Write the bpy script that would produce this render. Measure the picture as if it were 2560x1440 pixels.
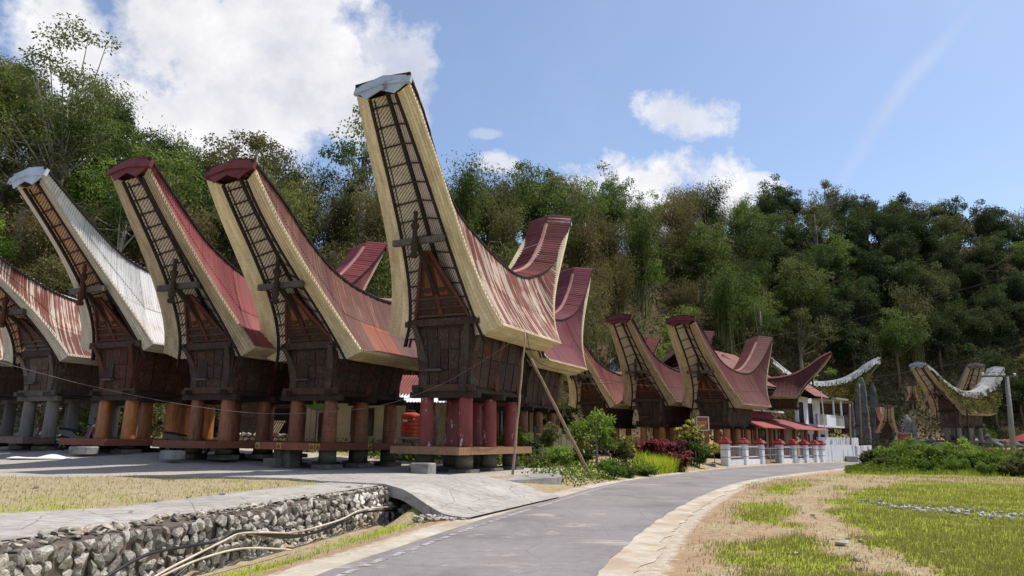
import bpy, math, random
from math import sin, cos, pi, radians, exp, sqrt, atan2, floor
from mathutils import Vector, Matrix, noise as mn

random.seed(7)
for _o in list(bpy.data.objects): bpy.data.objects.remove(_o)
scene = bpy.context.scene
col = scene.collection

# ------------------------------------------------------------------ camera
CAM_H = 1.6; PITCH = 11.7; ROLL = 0.9; FPX = 1800.0
cam_d = bpy.data.cameras.new('camera'); cam = bpy.data.objects.new('camera', cam_d); col.objects.link(cam)
cam_d.sensor_width = 36; cam_d.lens = FPX / 2560 * 36; cam_d.clip_end = 3000; cam_d.clip_start = 0.05
cam.location = (0, 0, CAM_H)
CAM_R = Matrix.Rotation(radians(90 + PITCH), 3, 'X') @ Matrix.Rotation(radians(ROLL), 3, 'Z')
cam.rotation_euler = CAM_R.to_euler()
scene.camera = cam
scene.cycles.max_bounces = 6; scene.cycles.diffuse_bounces = 3; scene.cycles.glossy_bounces = 2; scene.cycles.transmission_bounces = 2; scene.cycles.transparent_max_bounces = 4
scene.render.resolution_x = 1024; scene.render.resolution_y = 576

def ray(px, py): return CAM_R @ Vector(((px - 1280) / FPX, -(py - 720) / FPX, -1))
def at_z(px, py, z):
    d = ray(px, py); return Vector((0, 0, CAM_H)) + d * ((z - CAM_H) / d.z)
def at_y(px, py, y):
    d = ray(px, py); return Vector((0, 0, CAM_H)) + d * (y / d.y)

# ------------------------------------------------------------------ world, sun, exposure
SUN_EL = 65.0; SUN_VEC = Vector((0.955, 0.298))          # horizontal direction towards the sun
world = bpy.data.worlds.new('World'); scene.world = world; world.use_nodes = True
def build_sky():
    nt = world.node_tree; nt.nodes.clear(); L = nt.links.new
    out = nt.nodes.new('ShaderNodeOutputWorld'); bg = nt.nodes.new('ShaderNodeBackground')
    sky = nt.nodes.new('ShaderNodeTexSky'); sky.sky_type = 'NISHITA'; sky.sun_disc = False
    sky.sun_elevation = radians(SUN_EL); sky.sun_rotation = atan2(SUN_VEC.x, SUN_VEC.y)
    sky.air_density = 1.0; sky.dust_density = 2.2; sky.ozone_density = 1.0; sky.altitude = 800
    tc = nt.nodes.new('ShaderNodeTexCoord'); d = tc.outputs['Generated']
    def m(op, a, b=None, clamp=False):
        n = nt.nodes.new('ShaderNodeMath'); n.operation = op; n.use_clamp = clamp
        for i, v in enumerate((a, b)):
            if v is None: continue
            if isinstance(v, (int, float)): n.inputs[i].default_value = v
            else: L(v, n.inputs[i])
        return n.outputs[0]
    def nz(scale, det, rough=.55, off=0):
        mp = nt.nodes.new('ShaderNodeMapping'); L(d, mp.inputs[0]); mp.inputs['Location'].default_value = (off, off * .7, 0)
        n = nt.nodes.new('ShaderNodeTexNoise'); L(mp.outputs[0], n.inputs['Vector']); n.inputs['Scale'].default_value = scale
        n.inputs['Detail'].default_value = det; n.inputs['Roughness'].default_value = rough; return n.outputs[0]
    n1 = nz(6, 10, .6); n2 = nz(3.2, 6, .55, 3.7); n3 = nz(16, 8, .65, 1.3)
    masks = []
    # (px, py, half width px, half height px, edge noise) of the cumulus seen
    for (px, py, a, b, s, w) in [(620, 130, 340, 280, .75, 1.3), (400, 330, 330, 170, .75, 1.3), (170, 150, 120, 190, .75, 1.15), (800, 230, 220, 130, .9, 1.2), (950, 170, 130, 140, 1.1, .7),
                           (1680, 290, 120, 62, 1.3, .75), (1245, 408, 72, 40, 1.3, .75), (1210, 335, 60, 16, 1.3, .3), (1610, 445, 190, 85, 1.1, .95),
                           (1640, 520, 260, 90, 1.0, .95), (1470, 470, 80, 50, 1.2, .7), (1910, 468, 70, 30, 1.2, .8)]:
        c = ray(px, py).normalized(); e1 = (CAM_R @ Vector((1, 0, 0))); e1 = (e1 - c * e1.dot(c)).normalized(); e2 = c.cross(e1)
        k = FPX * 1.0
        def dot(v):
            n = nt.nodes.new('ShaderNodeVectorMath'); n.operation = 'DOT_PRODUCT'; L(d, n.inputs[0]); n.inputs[1].default_value = v; return n.outputs['Value']
        x = dot(e1 * (k / a)); y = dot(e2 * (k / b)); z = dot(c)
        r = m('SQRT', m('ADD', m('MULTIPLY', x, x), m('MULTIPLY', y, y)))
        v = m('SUBTRACT', m('ADD', 1.0, m('MULTIPLY', m('SUBTRACT', m('ADD', n1, m('MULTIPLY', n3, .7)), .85), 2.3 * s)), r)
        v = m('MULTIPLY', m('MULTIPLY', v, 2.4, True), w, True)
        masks.append(m('MULTIPLY', v, m('GREATER_THAN', z, 0)))
    # faint trail high on the right
    c = ray(2235, 250).normalized(); a_ = (ray(2390, 70) - ray(2110, 440)).normalized(); e1 = (a_ - c * a_.dot(c)).normalized(); e2 = c.cross(e1)
    def dv(v):
        n = nt.nodes.new('ShaderNodeVectorMath'); n.operation = 'DOT_PRODUCT'; L(d, n.inputs[0]); n.inputs[1].default_value = v; return n.outputs['Value']
    x = dv(e1 * (FPX / 260)); y = m('ADD', dv(e2 * (FPX / 26)), m('ADD', m('MULTIPLY', m('MULTIPLY', x, x), -1.0), m('MULTIPLY', m('SUBTRACT', n1, .5), 1.2)))
    v = m('SUBTRACT', 1.0, m('SQRT', m('ADD', m('MULTIPLY', x, x), m('MULTIPLY', y, y))))
    masks.append(m('MULTIPLY', m('MULTIPLY', m('MULTIPLY', v, 1.0, True), .28), m('GREATER_THAN', dv(c), 0)))
    acc = masks[0]
    for q in masks[1:]: acc = m('MAXIMUM', acc, q)
    # scattered clouds over the rest of the sky (behind and beside the camera)
    sep = nt.nodes.new('ShaderNodeSeparateXYZ'); L(d, sep.inputs[0])
    away = m('MULTIPLY', m('SUBTRACT', .35, sep.outputs[1]), 3.0, True)
    gen = m('MULTIPLY', m('MULTIPLY', m('SUBTRACT', n2, .53), 7.0, True), m('MULTIPLY', away, m('MULTIPLY', m('ADD', sep.outputs[2], .02), 4, True)))
    acc = m('MAXIMUM', acc, m('MULTIPLY', gen, .85))
    # thin high cirrus veil
    acc = m('MAXIMUM', acc, m('MULTIPLY', m('MULTIPLY', m('SUBTRACT', nz(2.1, 5, .6, 9.1), .5), 2.0, True), .16))
    cr = nt.nodes.new('ShaderNodeValToRGB'); cr.color_ramp.elements[0].position = .38; cr.color_ramp.elements[1].position = .6
    cr.color_ramp.elements[0].color = (3.7, 3.75, 4.1, 1); cr.color_ramp.elements[1].color = (6.2, 6.1, 6.15, 1)
    L(m('ADD', m('MULTIPLY', n2, .75), m('MULTIPLY', n3, .25)), cr.inputs[0])
    mx = nt.nodes.new('ShaderNodeMix'); mx.data_type = 'RGBA'; L(acc, mx.inputs[0]); L(sky.outputs[0], mx.inputs[6]); L(cr.outputs[0], mx.inputs[7])
    L(mx.outputs[2], bg.inputs[0]); bg.inputs[1].default_value = 0.13; L(bg.outputs[0], out.inputs[0])
build_sky()
world.cycles.sampling_method = 'MANUAL'; world.cycles.sample_map_resolution = 512
sun_d = bpy.data.lights.new('sun', 'SUN'); sun = bpy.data.objects.new('sun', sun_d); col.objects.link(sun)
sun_d.energy = 3.6; sun_d.angle = radians(0.6); sun_d.color = (1, .95, .87)
_sv = Vector((SUN_VEC.x * cos(radians(SUN_EL)), SUN_VEC.y * cos(radians(SUN_EL)), sin(radians(SUN_EL))))
sun.rotation_euler = _sv.to_track_quat('Z', 'Y').to_euler(); sun.location = (30, 10, 60)
scene.view_settings.view_transform = 'Standard'; scene.view_settings.look = 'None'
scene.view_settings.exposure = 0.5; scene.view_settings.gamma = 1.0; scene.view_settings.use_curve_mapping = False

# ------------------------------------------------------------------ mesh helpers
def tag(o, label=None, cat=None, group=None, kind=None):
    if label: o['label'] = label
    if cat: o['category'] = cat
    if group: o['group'] = group
    if kind: o['kind'] = kind
    return o
def empty(name, loc, rz=0, label=None, cat=None, group=None):
    o = bpy.data.objects.new(name, None); col.objects.link(o); o.location = loc; o.rotation_euler = (0, 0, rz)
    o.empty_display_size = .2
    return tag(o, label, cat, group)
def mdata(name, v, f, m=None, uv=None, smooth=False, tint=None):
    me = bpy.data.meshes.new(name); me.from_pydata([tuple(p) for p in v], [], f)
    if uv is not None:
        l = me.uv_layers.new(name='UVMap'); idx = [0] * len(me.loops); me.loops.foreach_get('vertex_index', idx)
        flat = []
        for i in idx: flat += [uv[i][0], uv[i][1]]
        l.data.foreach_set('uv', flat)
    if tint is not None:
        a = me.attributes.new('tint', 'FLOAT', 'FACE'); a.data.foreach_set('value', tint)
    if m: me.materials.append(m)
    if smooth: me.polygons.foreach_set('use_smooth', [True] * len(me.polygons))
    me.update(); return me
def obj(name, me, parent=None, loc=None, rot=None, scale=None):
    o = bpy.data.objects.new(name, me); col.objects.link(o)
    if parent: o.parent = parent
    if loc is not None: o.location = loc
    if rot is not None: o.rotation_euler = rot
    if scale is not None: o.scale = scale if hasattr(scale, '__len__') else (scale,) * 3
    return o
def mk(name, vf, m, parent=None, uv=None, smooth=False, **k):
    return obj(name, mdata(name, vf[0], vf[1], m, uv, smooth), parent, **k)
def join(*parts):
    V = []; Fc = []
    for v, f in parts:
        n = len(V); V += list(v); Fc += [tuple(i + n for i in q) for q in f]
    return V, Fc
BOXF = [(0, 3, 2, 1), (4, 5, 6, 7), (0, 1, 5, 4), (1, 2, 6, 5), (2, 3, 7, 6), (3, 0, 4, 7)]
def box(x0, x1, y0, y1, z0, z1):
    return [(x0, y0, z0), (x1, y0, z0), (x1, y1, z0), (x0, y1, z0), (x0, y0, z1), (x1, y0, z1), (x1, y1, z1), (x0, y1, z1)], BOXF
def cbox(x0, x1, y0, y1, z0, z1, c=.02):
    """box with chamfered vertical and top edges"""
    def ring(i, z): return [(x0 + i + c, y0 + i, z), (x1 - i - c, y0 + i, z), (x1 - i, y0 + i + c, z), (x1 - i, y1 - i - c, z), (x1 - i - c, y1 - i, z), (x0 + i + c, y1 - i, z), (x0 + i, y1 - i - c, z), (x0 + i, y0 + i + c, z)]
    v = ring(0, z0) + ring(0, z1 - c) + ring(c, z1); f = [tuple(range(7, -1, -1)), tuple(range(16, 24))]
    for k in (0, 8):
        for i in range(8): f.append((k + i, k + (i + 1) % 8, k + 8 + (i + 1) % 8, k + 8 + i))
    return v, f
def hexa(b, t):
    """8 corner solid: b, t lists of four corners counter-clockwise from above"""
    return list(b) + list(t), BOXF
def bar(a, b, w, h, up=(0, 0, 1)):
    a, b = Vector(a), Vector(b); d = (b - a).normalized(); up = Vector(up)
    if abs(d.dot(up)) > .98: up = Vector((1, 0, 0))
    s = d.cross(up).normalized() * w / 2; u = s.cross(d).normalized() * h / 2
    return [a - s - u, a + s - u, a + s + u, a - s + u, b - s - u, b + s - u, b + s + u, b - s + u], [(0, 1, 2, 3), (7, 6, 5, 4), (0, 4, 5, 1), (1, 5, 6, 2), (2, 6, 7, 3), (3, 7, 4, 0)]
def tube(pts, rad, n=8, cap=True):
    pts = [Vector(p) for p in pts]; V = []; Fc = []
    if not hasattr(rad, '__len__'): rad = [rad] * len(pts)
    for i, p in enumerate(pts):
        d = (pts[min(i + 1, len(pts) - 1)] - pts[max(i - 1, 0)]).normalized()
        up = Vector((0, 0, 1)) if abs(d.z) < .9 else Vector((1, 0, 0))
        s = d.cross(up).normalized(); u = s.cross(d)
        for k in range(n):
            a = 2 * pi * k / n; V.append(p + (s * cos(a) + u * sin(a)) * rad[i])
    for i in range(len(pts) - 1):
        for k in range(n): Fc.append((i * n + k, (i + 1) * n + k, (i + 1) * n + (k + 1) % n, i * n + (k + 1) % n))
    if cap: Fc += [tuple(range(n)), tuple(range(len(V) - 1, len(V) - n - 1, -1))]
    return V, Fc
def lathe(prof, n=16, cx=0, cy=0):
    V = []; Fc = []
    for r, z in prof:
        for k in range(n): a = 2 * pi * k / n; V.append((cx + r * cos(a), cy + r * sin(a), z))
    for i in range(len(prof) - 1):
        for k in range(n): Fc.append((i * n + k, i * n + (k + 1) % n, (i + 1) * n + (k + 1) % n, (i + 1) * n + k))
    Fc += [tuple(range(n - 1, -1, -1)), tuple(range(len(V) - n, len(V)))]
    return V, Fc
def sweep(A, B, C, D):
    """four parallel point lists swept into a closed strip"""
    n = len(A); V = list(A) + list(B) + list(C) + list(D); Fc = []
    for i in range(n - 1):
        for p, q in ((0, 1), (1, 2), (2, 3), (3, 0)): Fc.append((p * n + i, p * n + i + 1, q * n + i + 1, q * n + i))
    Fc += [(0, n, 2 * n, 3 * n), (4 * n - 1, 3 * n - 1, 2 * n - 1, n - 1)]
    return V, Fc
def prism(poly, d):
    """extrude a polygon (list of 3d points) by vector d"""
    n = len(poly); d = Vector(d); P = [Vector(p) for p in poly]
    return P + [p + d for p in P], [tuple(range(n - 1, -1, -1)), tuple(range(n, 2 * n))] + [(i, (i + 1) % n, n + (i + 1) % n, n + i) for i in range(n)]
def lerp(a, b, t): return a + (b - a) * t
def ss(x, a, b):
    t = max(0, min(1, (x - a) / (b - a))); return t * t * (3 - 2 * t)
def interp(x, xs, ys):
    if x <= xs[0]: return ys[0]
    for i in range(len(xs) - 1):
        if x <= xs[i + 1]: return lerp(ys[i], ys[i + 1], (x - xs[i]) / (xs[i + 1] - xs[i]))
    return ys[-1]
def pin(x, xs, ys):
    """smooth (Catmull-Rom) interpolation, xs increasing"""
    if x <= xs[0]: return ys[0] + (x - xs[0]) * (ys[1] - ys[0]) / (xs[1] - xs[0])
    if x >= xs[-1]: return ys[-1] + (x - xs[-1]) * (ys[-1] - ys[-2]) / (xs[-1] - xs[-2])
    i = 0
    while x > xs[i + 1]: i += 1
    h = xs[i + 1] - xs[i]; t = (x - xs[i]) / h
    def sl(k):
        if k == 0: return (ys[1] - ys[0]) / (xs[1] - xs[0])
        if k == len(xs) - 1: return (ys[-1] - ys[-2]) / (xs[-1] - xs[-2])
        return (ys[k + 1] - ys[k - 1]) / (xs[k + 1] - xs[k - 1])
    m0, m1 = sl(i) * h, sl(i + 1) * h
    return (2 * t**3 - 3 * t * t + 1) * ys[i] + (t**3 - 2 * t * t + t) * m0 + (3 * t * t - 2 * t**3) * ys[i + 1] + (t**3 - t * t) * m1

# ------------------------------------------------------------------ materials
class G:
    """small node graph writer"""
    def __init__(s, name, rough=.8, spec=.25):
        s.m = bpy.data.materials.new(name); s.m.use_nodes = True; s.nt = s.m.node_tree; s.nt.nodes.clear()
        s.out = s.nt.nodes.new('ShaderNodeOutputMaterial'); s.b = s.nt.nodes.new('ShaderNodeBsdfPrincipled')
        s.b.inputs['Roughness'].default_value = rough; s.b.inputs['Specular IOR Level'].default_value = spec
        s.L(s.b.outputs[0], s.out.inputs[0]); s._t = None; s._o = None
    def L(s, a, b): s.nt.links.new(a, b)
    def put(s, v, i):
        if isinstance(v, (int, float)):
            i.default_value = v
        elif isinstance(v, (tuple, list)):
            i.default_value = tuple(v) if len(v) == 4 or i.type == 'VECTOR' else (*v, 1)
        else: s.L(v, i)
    def co(s, k='Object'):
        if not s._t: s._t = s.nt.nodes.new('ShaderNodeTexCoord')
        return s._t.outputs[k]
    def rnd(s):
        if not s._o: s._o = s.nt.nodes.new('ShaderNodeObjectInfo')
        return s._o.outputs['Random']
    def attr(s, name, out='Fac'):
        n = s.nt.nodes.new('ShaderNodeAttribute'); n.attribute_name = name; return n.outputs[out]
    def vec(s, op, a, b=None):
        n = s.nt.nodes.new('ShaderNodeVectorMath'); n.operation = op; s.put(a, n.inputs[0])
        if b is not None: s.put(b, n.inputs[1])
        return n.outputs[0]
    def loc(s, k='Object', scale=(1, 1, 1), var=True):
        v = s.co(k)
        if var:
            n = s.nt.nodes.new('ShaderNodeCombineXYZ'); a = s.math('MULTIPLY', s.rnd(), 57.0)
            for i in range(3): s.L(a, n.inputs[i])
            v = s.vec('ADD', v, n.outputs[0])
        return s.vec('MULTIPLY', v, scale)
    def math(s, op, a, b=None, clamp=False):
        n = s.nt.nodes.new('ShaderNodeMath'); n.operation = op; n.use_clamp = clamp; s.put(a, n.inputs[0])
        if b is not None: s.put(b, n.inputs[1])
        return n.outputs[0]
    def noise(s, v, scale, det=4, rough=.6, dist=0):
        n = s.nt.nodes.new('ShaderNodeTexNoise'); s.put(v, n.inputs['Vector']); n.inputs['Scale'].default_value = scale
        n.inputs['Detail'].default_value = det; n.inputs['Roughness'].default_value = rough; n.inputs['Distortion'].default_value = dist; return n.outputs[0]
    def vor(s, v, scale, feat='F1', dist='EUCLIDEAN', out='Distance'):
        n = s.nt.nodes.new('ShaderNodeTexVoronoi'); n.feature = feat; n.distance = dist; s.put(v, n.inputs['Vector']); n.inputs['Scale'].default_value = scale; return n.outputs[out]
    def wave(s, v, scale, axis='X', dist=0, det=2, dsc=1, prof='SIN'):
        n = s.nt.nodes.new('ShaderNodeTexWave'); n.bands_direction = axis; n.wave_profile = prof; s.put(v, n.inputs['Vector']); n.inputs['Scale'].default_value = scale
        n.inputs['Distortion'].default_value = dist; n.inputs['Detail'].default_value = det; n.inputs['Detail Scale'].default_value = dsc; return n.outputs['Fac']
    def ramp(s, f, stops, const=False):
        n = s.nt.nodes.new('ShaderNodeValToRGB'); e = n.color_ramp.elements
        if const: n.color_ramp.interpolation = 'CONSTANT'
        while len(e) < len(stops): e.new(.5)
        for k, (p, c) in enumerate(stops):
            e[k].position = p; e[k].color = (c, c, c, 1) if isinstance(c, (int, float)) else (*c[:3], 1)
        s.put(f, n.inputs[0]); return n.outputs[0]
    def mix(s, f, a, b, mode='MIX'):
        n = s.nt.nodes.new('ShaderNodeMix'); n.data_type = 'RGBA'; n.blend_type = mode; s.put(f, n.inputs[0]); s.put(a, n.inputs[6]); s.put(b, n.inputs[7]); return n.outputs[2]
    def hsv(s, c, h=.5, sa=1., v=1.):
        n = s.nt.nodes.new('ShaderNodeHueSaturation'); s.put(h, n.inputs['Hue']); s.put(sa, n.inputs['Saturation']); s.put(v, n.inputs['Value']); s.put(c, n.inputs['Color']); return n.outputs[0]
    def bump(s, h, st=.3, dist=.02):
        n = s.nt.nodes.new('ShaderNodeBump'); n.inputs['Strength'].default_value = st; n.inputs['Distance'].default_value = dist; s.put(h, n.inputs['Height']); s.L(n.outputs[0], s.b.inputs['Normal'])
    def done(s, c, rough=None, metal=None):
        s.put(c, s.b.inputs['Base Color'])
        if rough is not None: s.put(rough, s.b.inputs['Roughness'])
        if metal is not None: s.put(metal, s.b.inputs['Metallic'])
        return s.m

def nmat(name, a, b, scale=3., c=None, csc=.6, cth=(.5, .68), rough=.85, bump=.3, bd=.02, stretch=(1, 1, 1), spec=.25, fine=14, var=.12):
    g = G(name, rough, spec); v = g.loc('Object', stretch)
    n = g.noise(v, scale, 6, .62); f = g.noise(v, scale * fine / 3, 3, .6)
    k = g.math('ADD', g.math('MULTIPLY', n, .68), g.math('MULTIPLY', f, .32))
    x = g.ramp(k, [(.34, a), (.66, b)])
    if c: x = g.mix(g.ramp(g.noise(v, csc, 5, .6, .4), [(cth[0], 0), (cth[1], 1)]), x, c)
    x = g.hsv(x, .5, 1., g.math('ADD', 1 - var, g.math('MULTIPLY', g.rnd(), 2 * var)))
    if bump: g.bump(k, bump, bd)
    return g.done(x)

def wood(name, a, b, rough=.75, spec=.25, carve=0, ochre=(.34, .17, .05), red=(.18, .05, .03), var=.2):
    g = G(name, rough, spec); v = g.loc('Object', (1, 1, 1))
    n = g.noise(g.vec('MULTIPLY', v, (3, 3, 1.0)), 4, 6, .65, .3); k = g.noise(v, 1.1, 4)
    x = g.ramp(g.math('ADD', g.math('MULTIPLY', n, .7), g.math('MULTIPLY', k, .3)), [(.36, a), (.64, b)])
    if carve:
        m1 = g.vor(v, 9.5, 'F1', 'CHEBYCHEV'); m2 = g.wave(v, 7, 'DIAGONAL', 1.2, 2, 2.); m3 = g.noise(v, 2.6, 3)
        pat = g.math('MULTIPLY', g.ramp(m1, [(.22, 1), (.34, 0)]), g.ramp(m3, [(.42, .1), (.6, .9)]))
        x = g.mix(g.math('MULTIPLY', g.ramp(m2, [(.55, 0), (.75, 1)]), .55 * carve), x, red)
        x = g.mix(g.math('MULTIPLY', pat, .45 * carve), x, ochre)
        g.bump(g.math('ADD', m1, g.math('MULTIPLY', m2, .4)), .6, .02)
    else: g.bump(n, .35, .015)
    x = g.hsv(x, .5, 1., g.math('ADD', 1 - var, g.math('MULTIPLY', g.rnd(), 2 * var)))
    return g.done(x)

def roofmetal(name, paint, paint2, zinc=None, zamt=.5, rust=(.16, .06, .03), ramt=.5, rough=.6, spec=.2, patch=.22, row=1.7):
    """corrugated sheet; UV = metres along the ridge, metres down the slope"""
    g = G(name, rough, spec); uv = g.co('UV')
    fl = g.nt.nodes.new('ShaderNodeVectorMath'); fl.operation = 'FLOOR'; g.put(g.vec('MULTIPLY', uv, (1 / .82, 1 / row, 0)), fl.inputs[0])
    wn = g.nt.nodes.new('ShaderNodeTexWhiteNoise'); g.L(g.vec('ADD', fl.outputs[0], (3.3, 7.7, 0)), wn.inputs['Vector'])
    st = g.noise(g.vec('MULTIPLY', uv, (9, .5, 1)), 1.0, 5, .62); big = g.noise(g.vec('MULTIPLY', uv, (1.2, .6, 1)), 1.0, 4, .6)
    x = g.ramp(g.math('ADD', g.math('MULTIPLY', st, .5), g.math('MULTIPLY', big, .5)), [(.35, paint), (.65, paint2)])
    if zinc:
        s2 = g.noise(g.vec('ADD', g.vec('MULTIPLY', uv, (10, .16, 1)), (11, 4, 0)), 1.0, 4, .6)
        k = g.math('ADD', g.math('MULTIPLY', s2, .62), g.math('MULTIPLY', big, .38))
        e = .62 - .24 * zamt
        x = g.mix(g.ramp(k, [(e, 0), (e + .035, 1)]), x, zinc)
    r = g.noise(g.vec('ADD', g.vec('MULTIPLY', uv, (3, 1.1, 1)), (5, 9, 0)), 1.0, 6, .7)
    x = g.mix(g.math('MULTIPLY', g.ramp(r, [(.52, 0), (.7, 1)]), ramt), x, rust)
    x = g.hsv(x, .5, 1., g.math('ADD', 1 - patch, g.math('MULTIPLY', wn.outputs['Value'], 2 * patch)))
    sp = g.nt.nodes.new('ShaderNodeSeparateXYZ'); g.L(uv, sp.inputs[0])
    su = g.math('FRACT', g.math('MULTIPLY', sp.outputs[0], 1 / .82)); sv = g.math('FRACT', g.math('MULTIPLY', sp.outputs[1], 1 / row))
    x = g.mix(g.math('MULTIPLY', g.ramp(su, [(.0, 1), (.05, 0)]), .5), x, tuple(q * .35 for q in paint)); x = g.mix(g.math('MULTIPLY', g.ramp(sv, [(.0, 1), (.03, 0)]), .55), x, tuple(q * .35 for q in paint))
    g.bump(r, .15, .01)
    return g.done(x)

def bambooband(name, a, b, dirt=(.14, .09, .05), damt=.5, tick=.5):
    g = G(name, .6, .3); uv = g.co('UV')
    tk = g.noise(g.vec('MULTIPLY', uv, (26, 5, 1)), 1.0, 2, .5); n = g.noise(g.vec('MULTIPLY', uv, (1.2, 2.5, 1)), 1.0, 5, .6)
    x = g.ramp(g.math('ADD', g.math('MULTIPLY', tk, tick), g.math('MULTIPLY', n, 1 - tick)), [(.36, a), (.6, b)])
    d = g.noise(g.vec('ADD', g.vec('MULTIPLY', g.co('Object'), (.9, .9, .55)), (3, 8, 1)), 1.0, 6, .72)
    x = g.mix(g.math('MULTIPLY', g.ramp(d, [(.52, 0), (.72, 1)]), damt), x, dirt)
    x = g.hsv(x, .5, 1., g.math('ADD', .9, g.math('MULTIPLY', g.rnd(), .2)))
    g.bump(tk, .5, .012); return g.done(x)

def ceilmat(name, a, b, line=(.05, .035, .025)):
    g = G(name, .7, .2); uv = g.co('UV')
    w = g.wave(uv, 5.5, 'DIAGONAL', 1.6, 3, 3); n = g.noise(g.vec('MULTIPLY', uv, (3, 3, 1)), 1.0, 5, .65)
    x = g.ramp(g.math('ADD', g.math('MULTIPLY', w, .45), g.math('MULTIPLY', n, .55)), [(.3, a), (.62, b)])
    x = g.mix(g.ramp(w, [(.03, .5), (.18, 0)]), x, line)
    g.bump(w, .6, .02); return g.done(x)

MAT = {}
def mats():
    M = MAT
    M['dark'] = wood('dark_wood', (.022, .014, .010), (.06, .038, .026))
    M['char'] = wood('charred_wood', (.012, .009, .008), (.035, .025, .02))
    M['grey_wood'] = wood('weathered_wood', (.06, .048, .04), (.15, .12, .10))
    M['horn'] = wood('corner_board_wood', (.035, .024, .018), (.10, .07, .052))
    M['pale_wood'] = wood('pale_wood', (.2, .15, .1), (.36, .28, .2))
    M['brown_wood'] = wood('brown_wood', (.045, .024, .015), (.10, .052, .03))
    M['red_wood'] = wood('red_wood', (.055, .018, .012), (.125, .04, .024))
    M['carve'] = wood('carved_wood', (.022, .014, .011), (.065, .042, .031), carve=.9, red=(.085, .03, .02), ochre=(.19, .125, .075))
    M['carve_red'] = wood('carved_red_wood', (.026, .013, .010), (.07, .03, .02), carve=.9, red=(.13, .036, .02), ochre=(.24, .13, .06))
    M['carve_old'] = wood('carved_old_wood', (.045, .033, .026), (.11, .08, .06), carve=.35)
    M['orn'] = wood('orange_ornament', (.14, .042, .016), (.24, .08, .028))
    M['black'] = nmat('black_paint', (.008, .008, .008), (.02, .018, .016))
    M['band'] = bambooband('bamboo_layer_yellow', (.5, .39, .23), (.76, .63, .41), damt=.35, tick=.35)
    M['band_pale'] = bambooband('bamboo_layer_pale', (.46, .4, .32), (.66, .59, .49), damt=.3, tick=.35)
    M['band_old'] = bambooband('bamboo_layer_old', (.3, .23, .15), (.52, .42, .28), damt=.6, tick=.4)
    M['ceil'] = ceilmat('bamboo_ceiling', (.3, .235, .19), (.62, .52, .44))
    M['ceil_br'] = ceilmat('bamboo_ceiling_brown', (.3, .165, .095), (.54, .34, .2))
    M['conc'] = nmat('concrete', (.2, .19, .175), (.36, .34, .31), 2.5, (.12, .11, .1), .9, (.52, .72), bump=.35)
    M['conc_dk'] = nmat('dark_concrete', (.10, .09, .075), (.2, .175, .14), 3, (.06, .05, .04), 1.1)
    M['p_orange'] = wood('varnished_pillar', (.24, .08, .02), (.5, .19, .05), .42, .4, var=.12)
    M['p_brown'] = wood('brown_pillar', (.13, .045, .023), (.33, .12, .054), .5, .35, var=.12)
    M['p_grey'] = nmat('grey_pillar', (.15, .128, .118), (.27, .235, .22), 4, stretch=(1, 1, .3))
    def chips():
        g = G('chipped_red_paint', .55, .35); v = g.loc()
        n = g.noise(v, 1.8, 5); x = g.ramp(n, [(.35, (.17, .03, .028)), (.65, (.27, .06, .05))])
        c = g.noise(g.vec('MULTIPLY', v, (1, 1, .8)), 3.4, 7, .72, .6)
        x = g.mix(g.ramp(c, [(.6, 0), (.62, 1)]), x, (.6, .55, .5)); g.bump(c, .2); return g.done(x)
    M['p_red'] = chips()
    M['deck_red'] = wood('red_brown_deck', (.17, .05, .025), (.29, .095, .05), .6, .3)
    M['deck_tan'] = wood('tan_deck', (.2, .105, .055), (.34, .19, .1), .65, .3)
    M['deck_grey'] = wood('grey_deck', (.10, .07, .055), (.2, .145, .115), .8)
    M['zinc'] = nmat('zinc_sheet', (.3, .34, .38), (.5, .55, .6), 2.2, (.2, .1, .06), 1.3, (.58, .72), rough=.45, spec=.5, bump=.1)
    M['cap_red'] = nmat('red_sheet', (.12, .02, .018), (.2, .04, .035), 2.5, (.07, .02, .02), 1.0, rough=.5, bump=.1)
    M['ridge_pink'] = nmat('faded_ridge_sheet', (.24, .10, .085), (.36, .17, .15), 3, (.3, .2, .17), 1.2, rough=.6, bump=.1)
    M['edge_black'] = nmat('black_edge', (.012, .01, .01), (.03, .025, .022), 3)
    RM = roofmetal
    M['r5'] = RM('roof_red_streaked', (.15, .036, .023), (.22, .066, .043), (.46, .37, .3), .5, ramt=.4)
    M['r5top'] = RM('roof_maroon_ribs', (.09, .018, .017), (.16, .042, .035), (.42, .35, .3), .2, ramt=.3)
    M['r4'] = RM('roof_brown_red', (.105, .036, .027), (.175, .068, .05), (.22, .115, .09), .35, ramt=.35)
    M['r4b'] = RM('roof_orange_patch', (.24, .06, .03), (.33, .10, .055), None, ramt=.35)
    M['r3'] = RM('roof_faded_red', (.18, .038, .038), (.27, .072, .07), None, ramt=.25)
    M['r2'] = RM('roof_zinc_white', (.48, .48, .47), (.68, .67, .65), None, rust=(.28, .15, .07), ramt=.5, patch=.1)
    M['r1'] = RM('roof_rust_white', (.13, .034, .024), (.21, .066, .045), (.5, .43, .36), .5, ramt=.5, patch=.25)
    M['r6'] = RM('roof_maroon_pink', (.125, .028, .036), (.17, .046, .053), None, ramt=.1, patch=.06)
    M['r7'] = RM('roof_rust_red', (.125, .032, .023), (.2, .06, .044), None, ramt=.45)
    M['r9'] = RM('roof_dull_red', (.085, .022, .019), (.135, .04, .034), None, ramt=.3, patch=.08)
    M['rw'] = RM('roof_white_ribs', (.5, .52, .55), (.7, .72, .74), None, ramt=.1, patch=.08)
    M['white'] = nmat('white_paint', (.62, .62, .63), (.78, .78, .78), 2, (.36, .35, .33), .8, (.6, .78), rough=.6, bump=.1)
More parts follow.
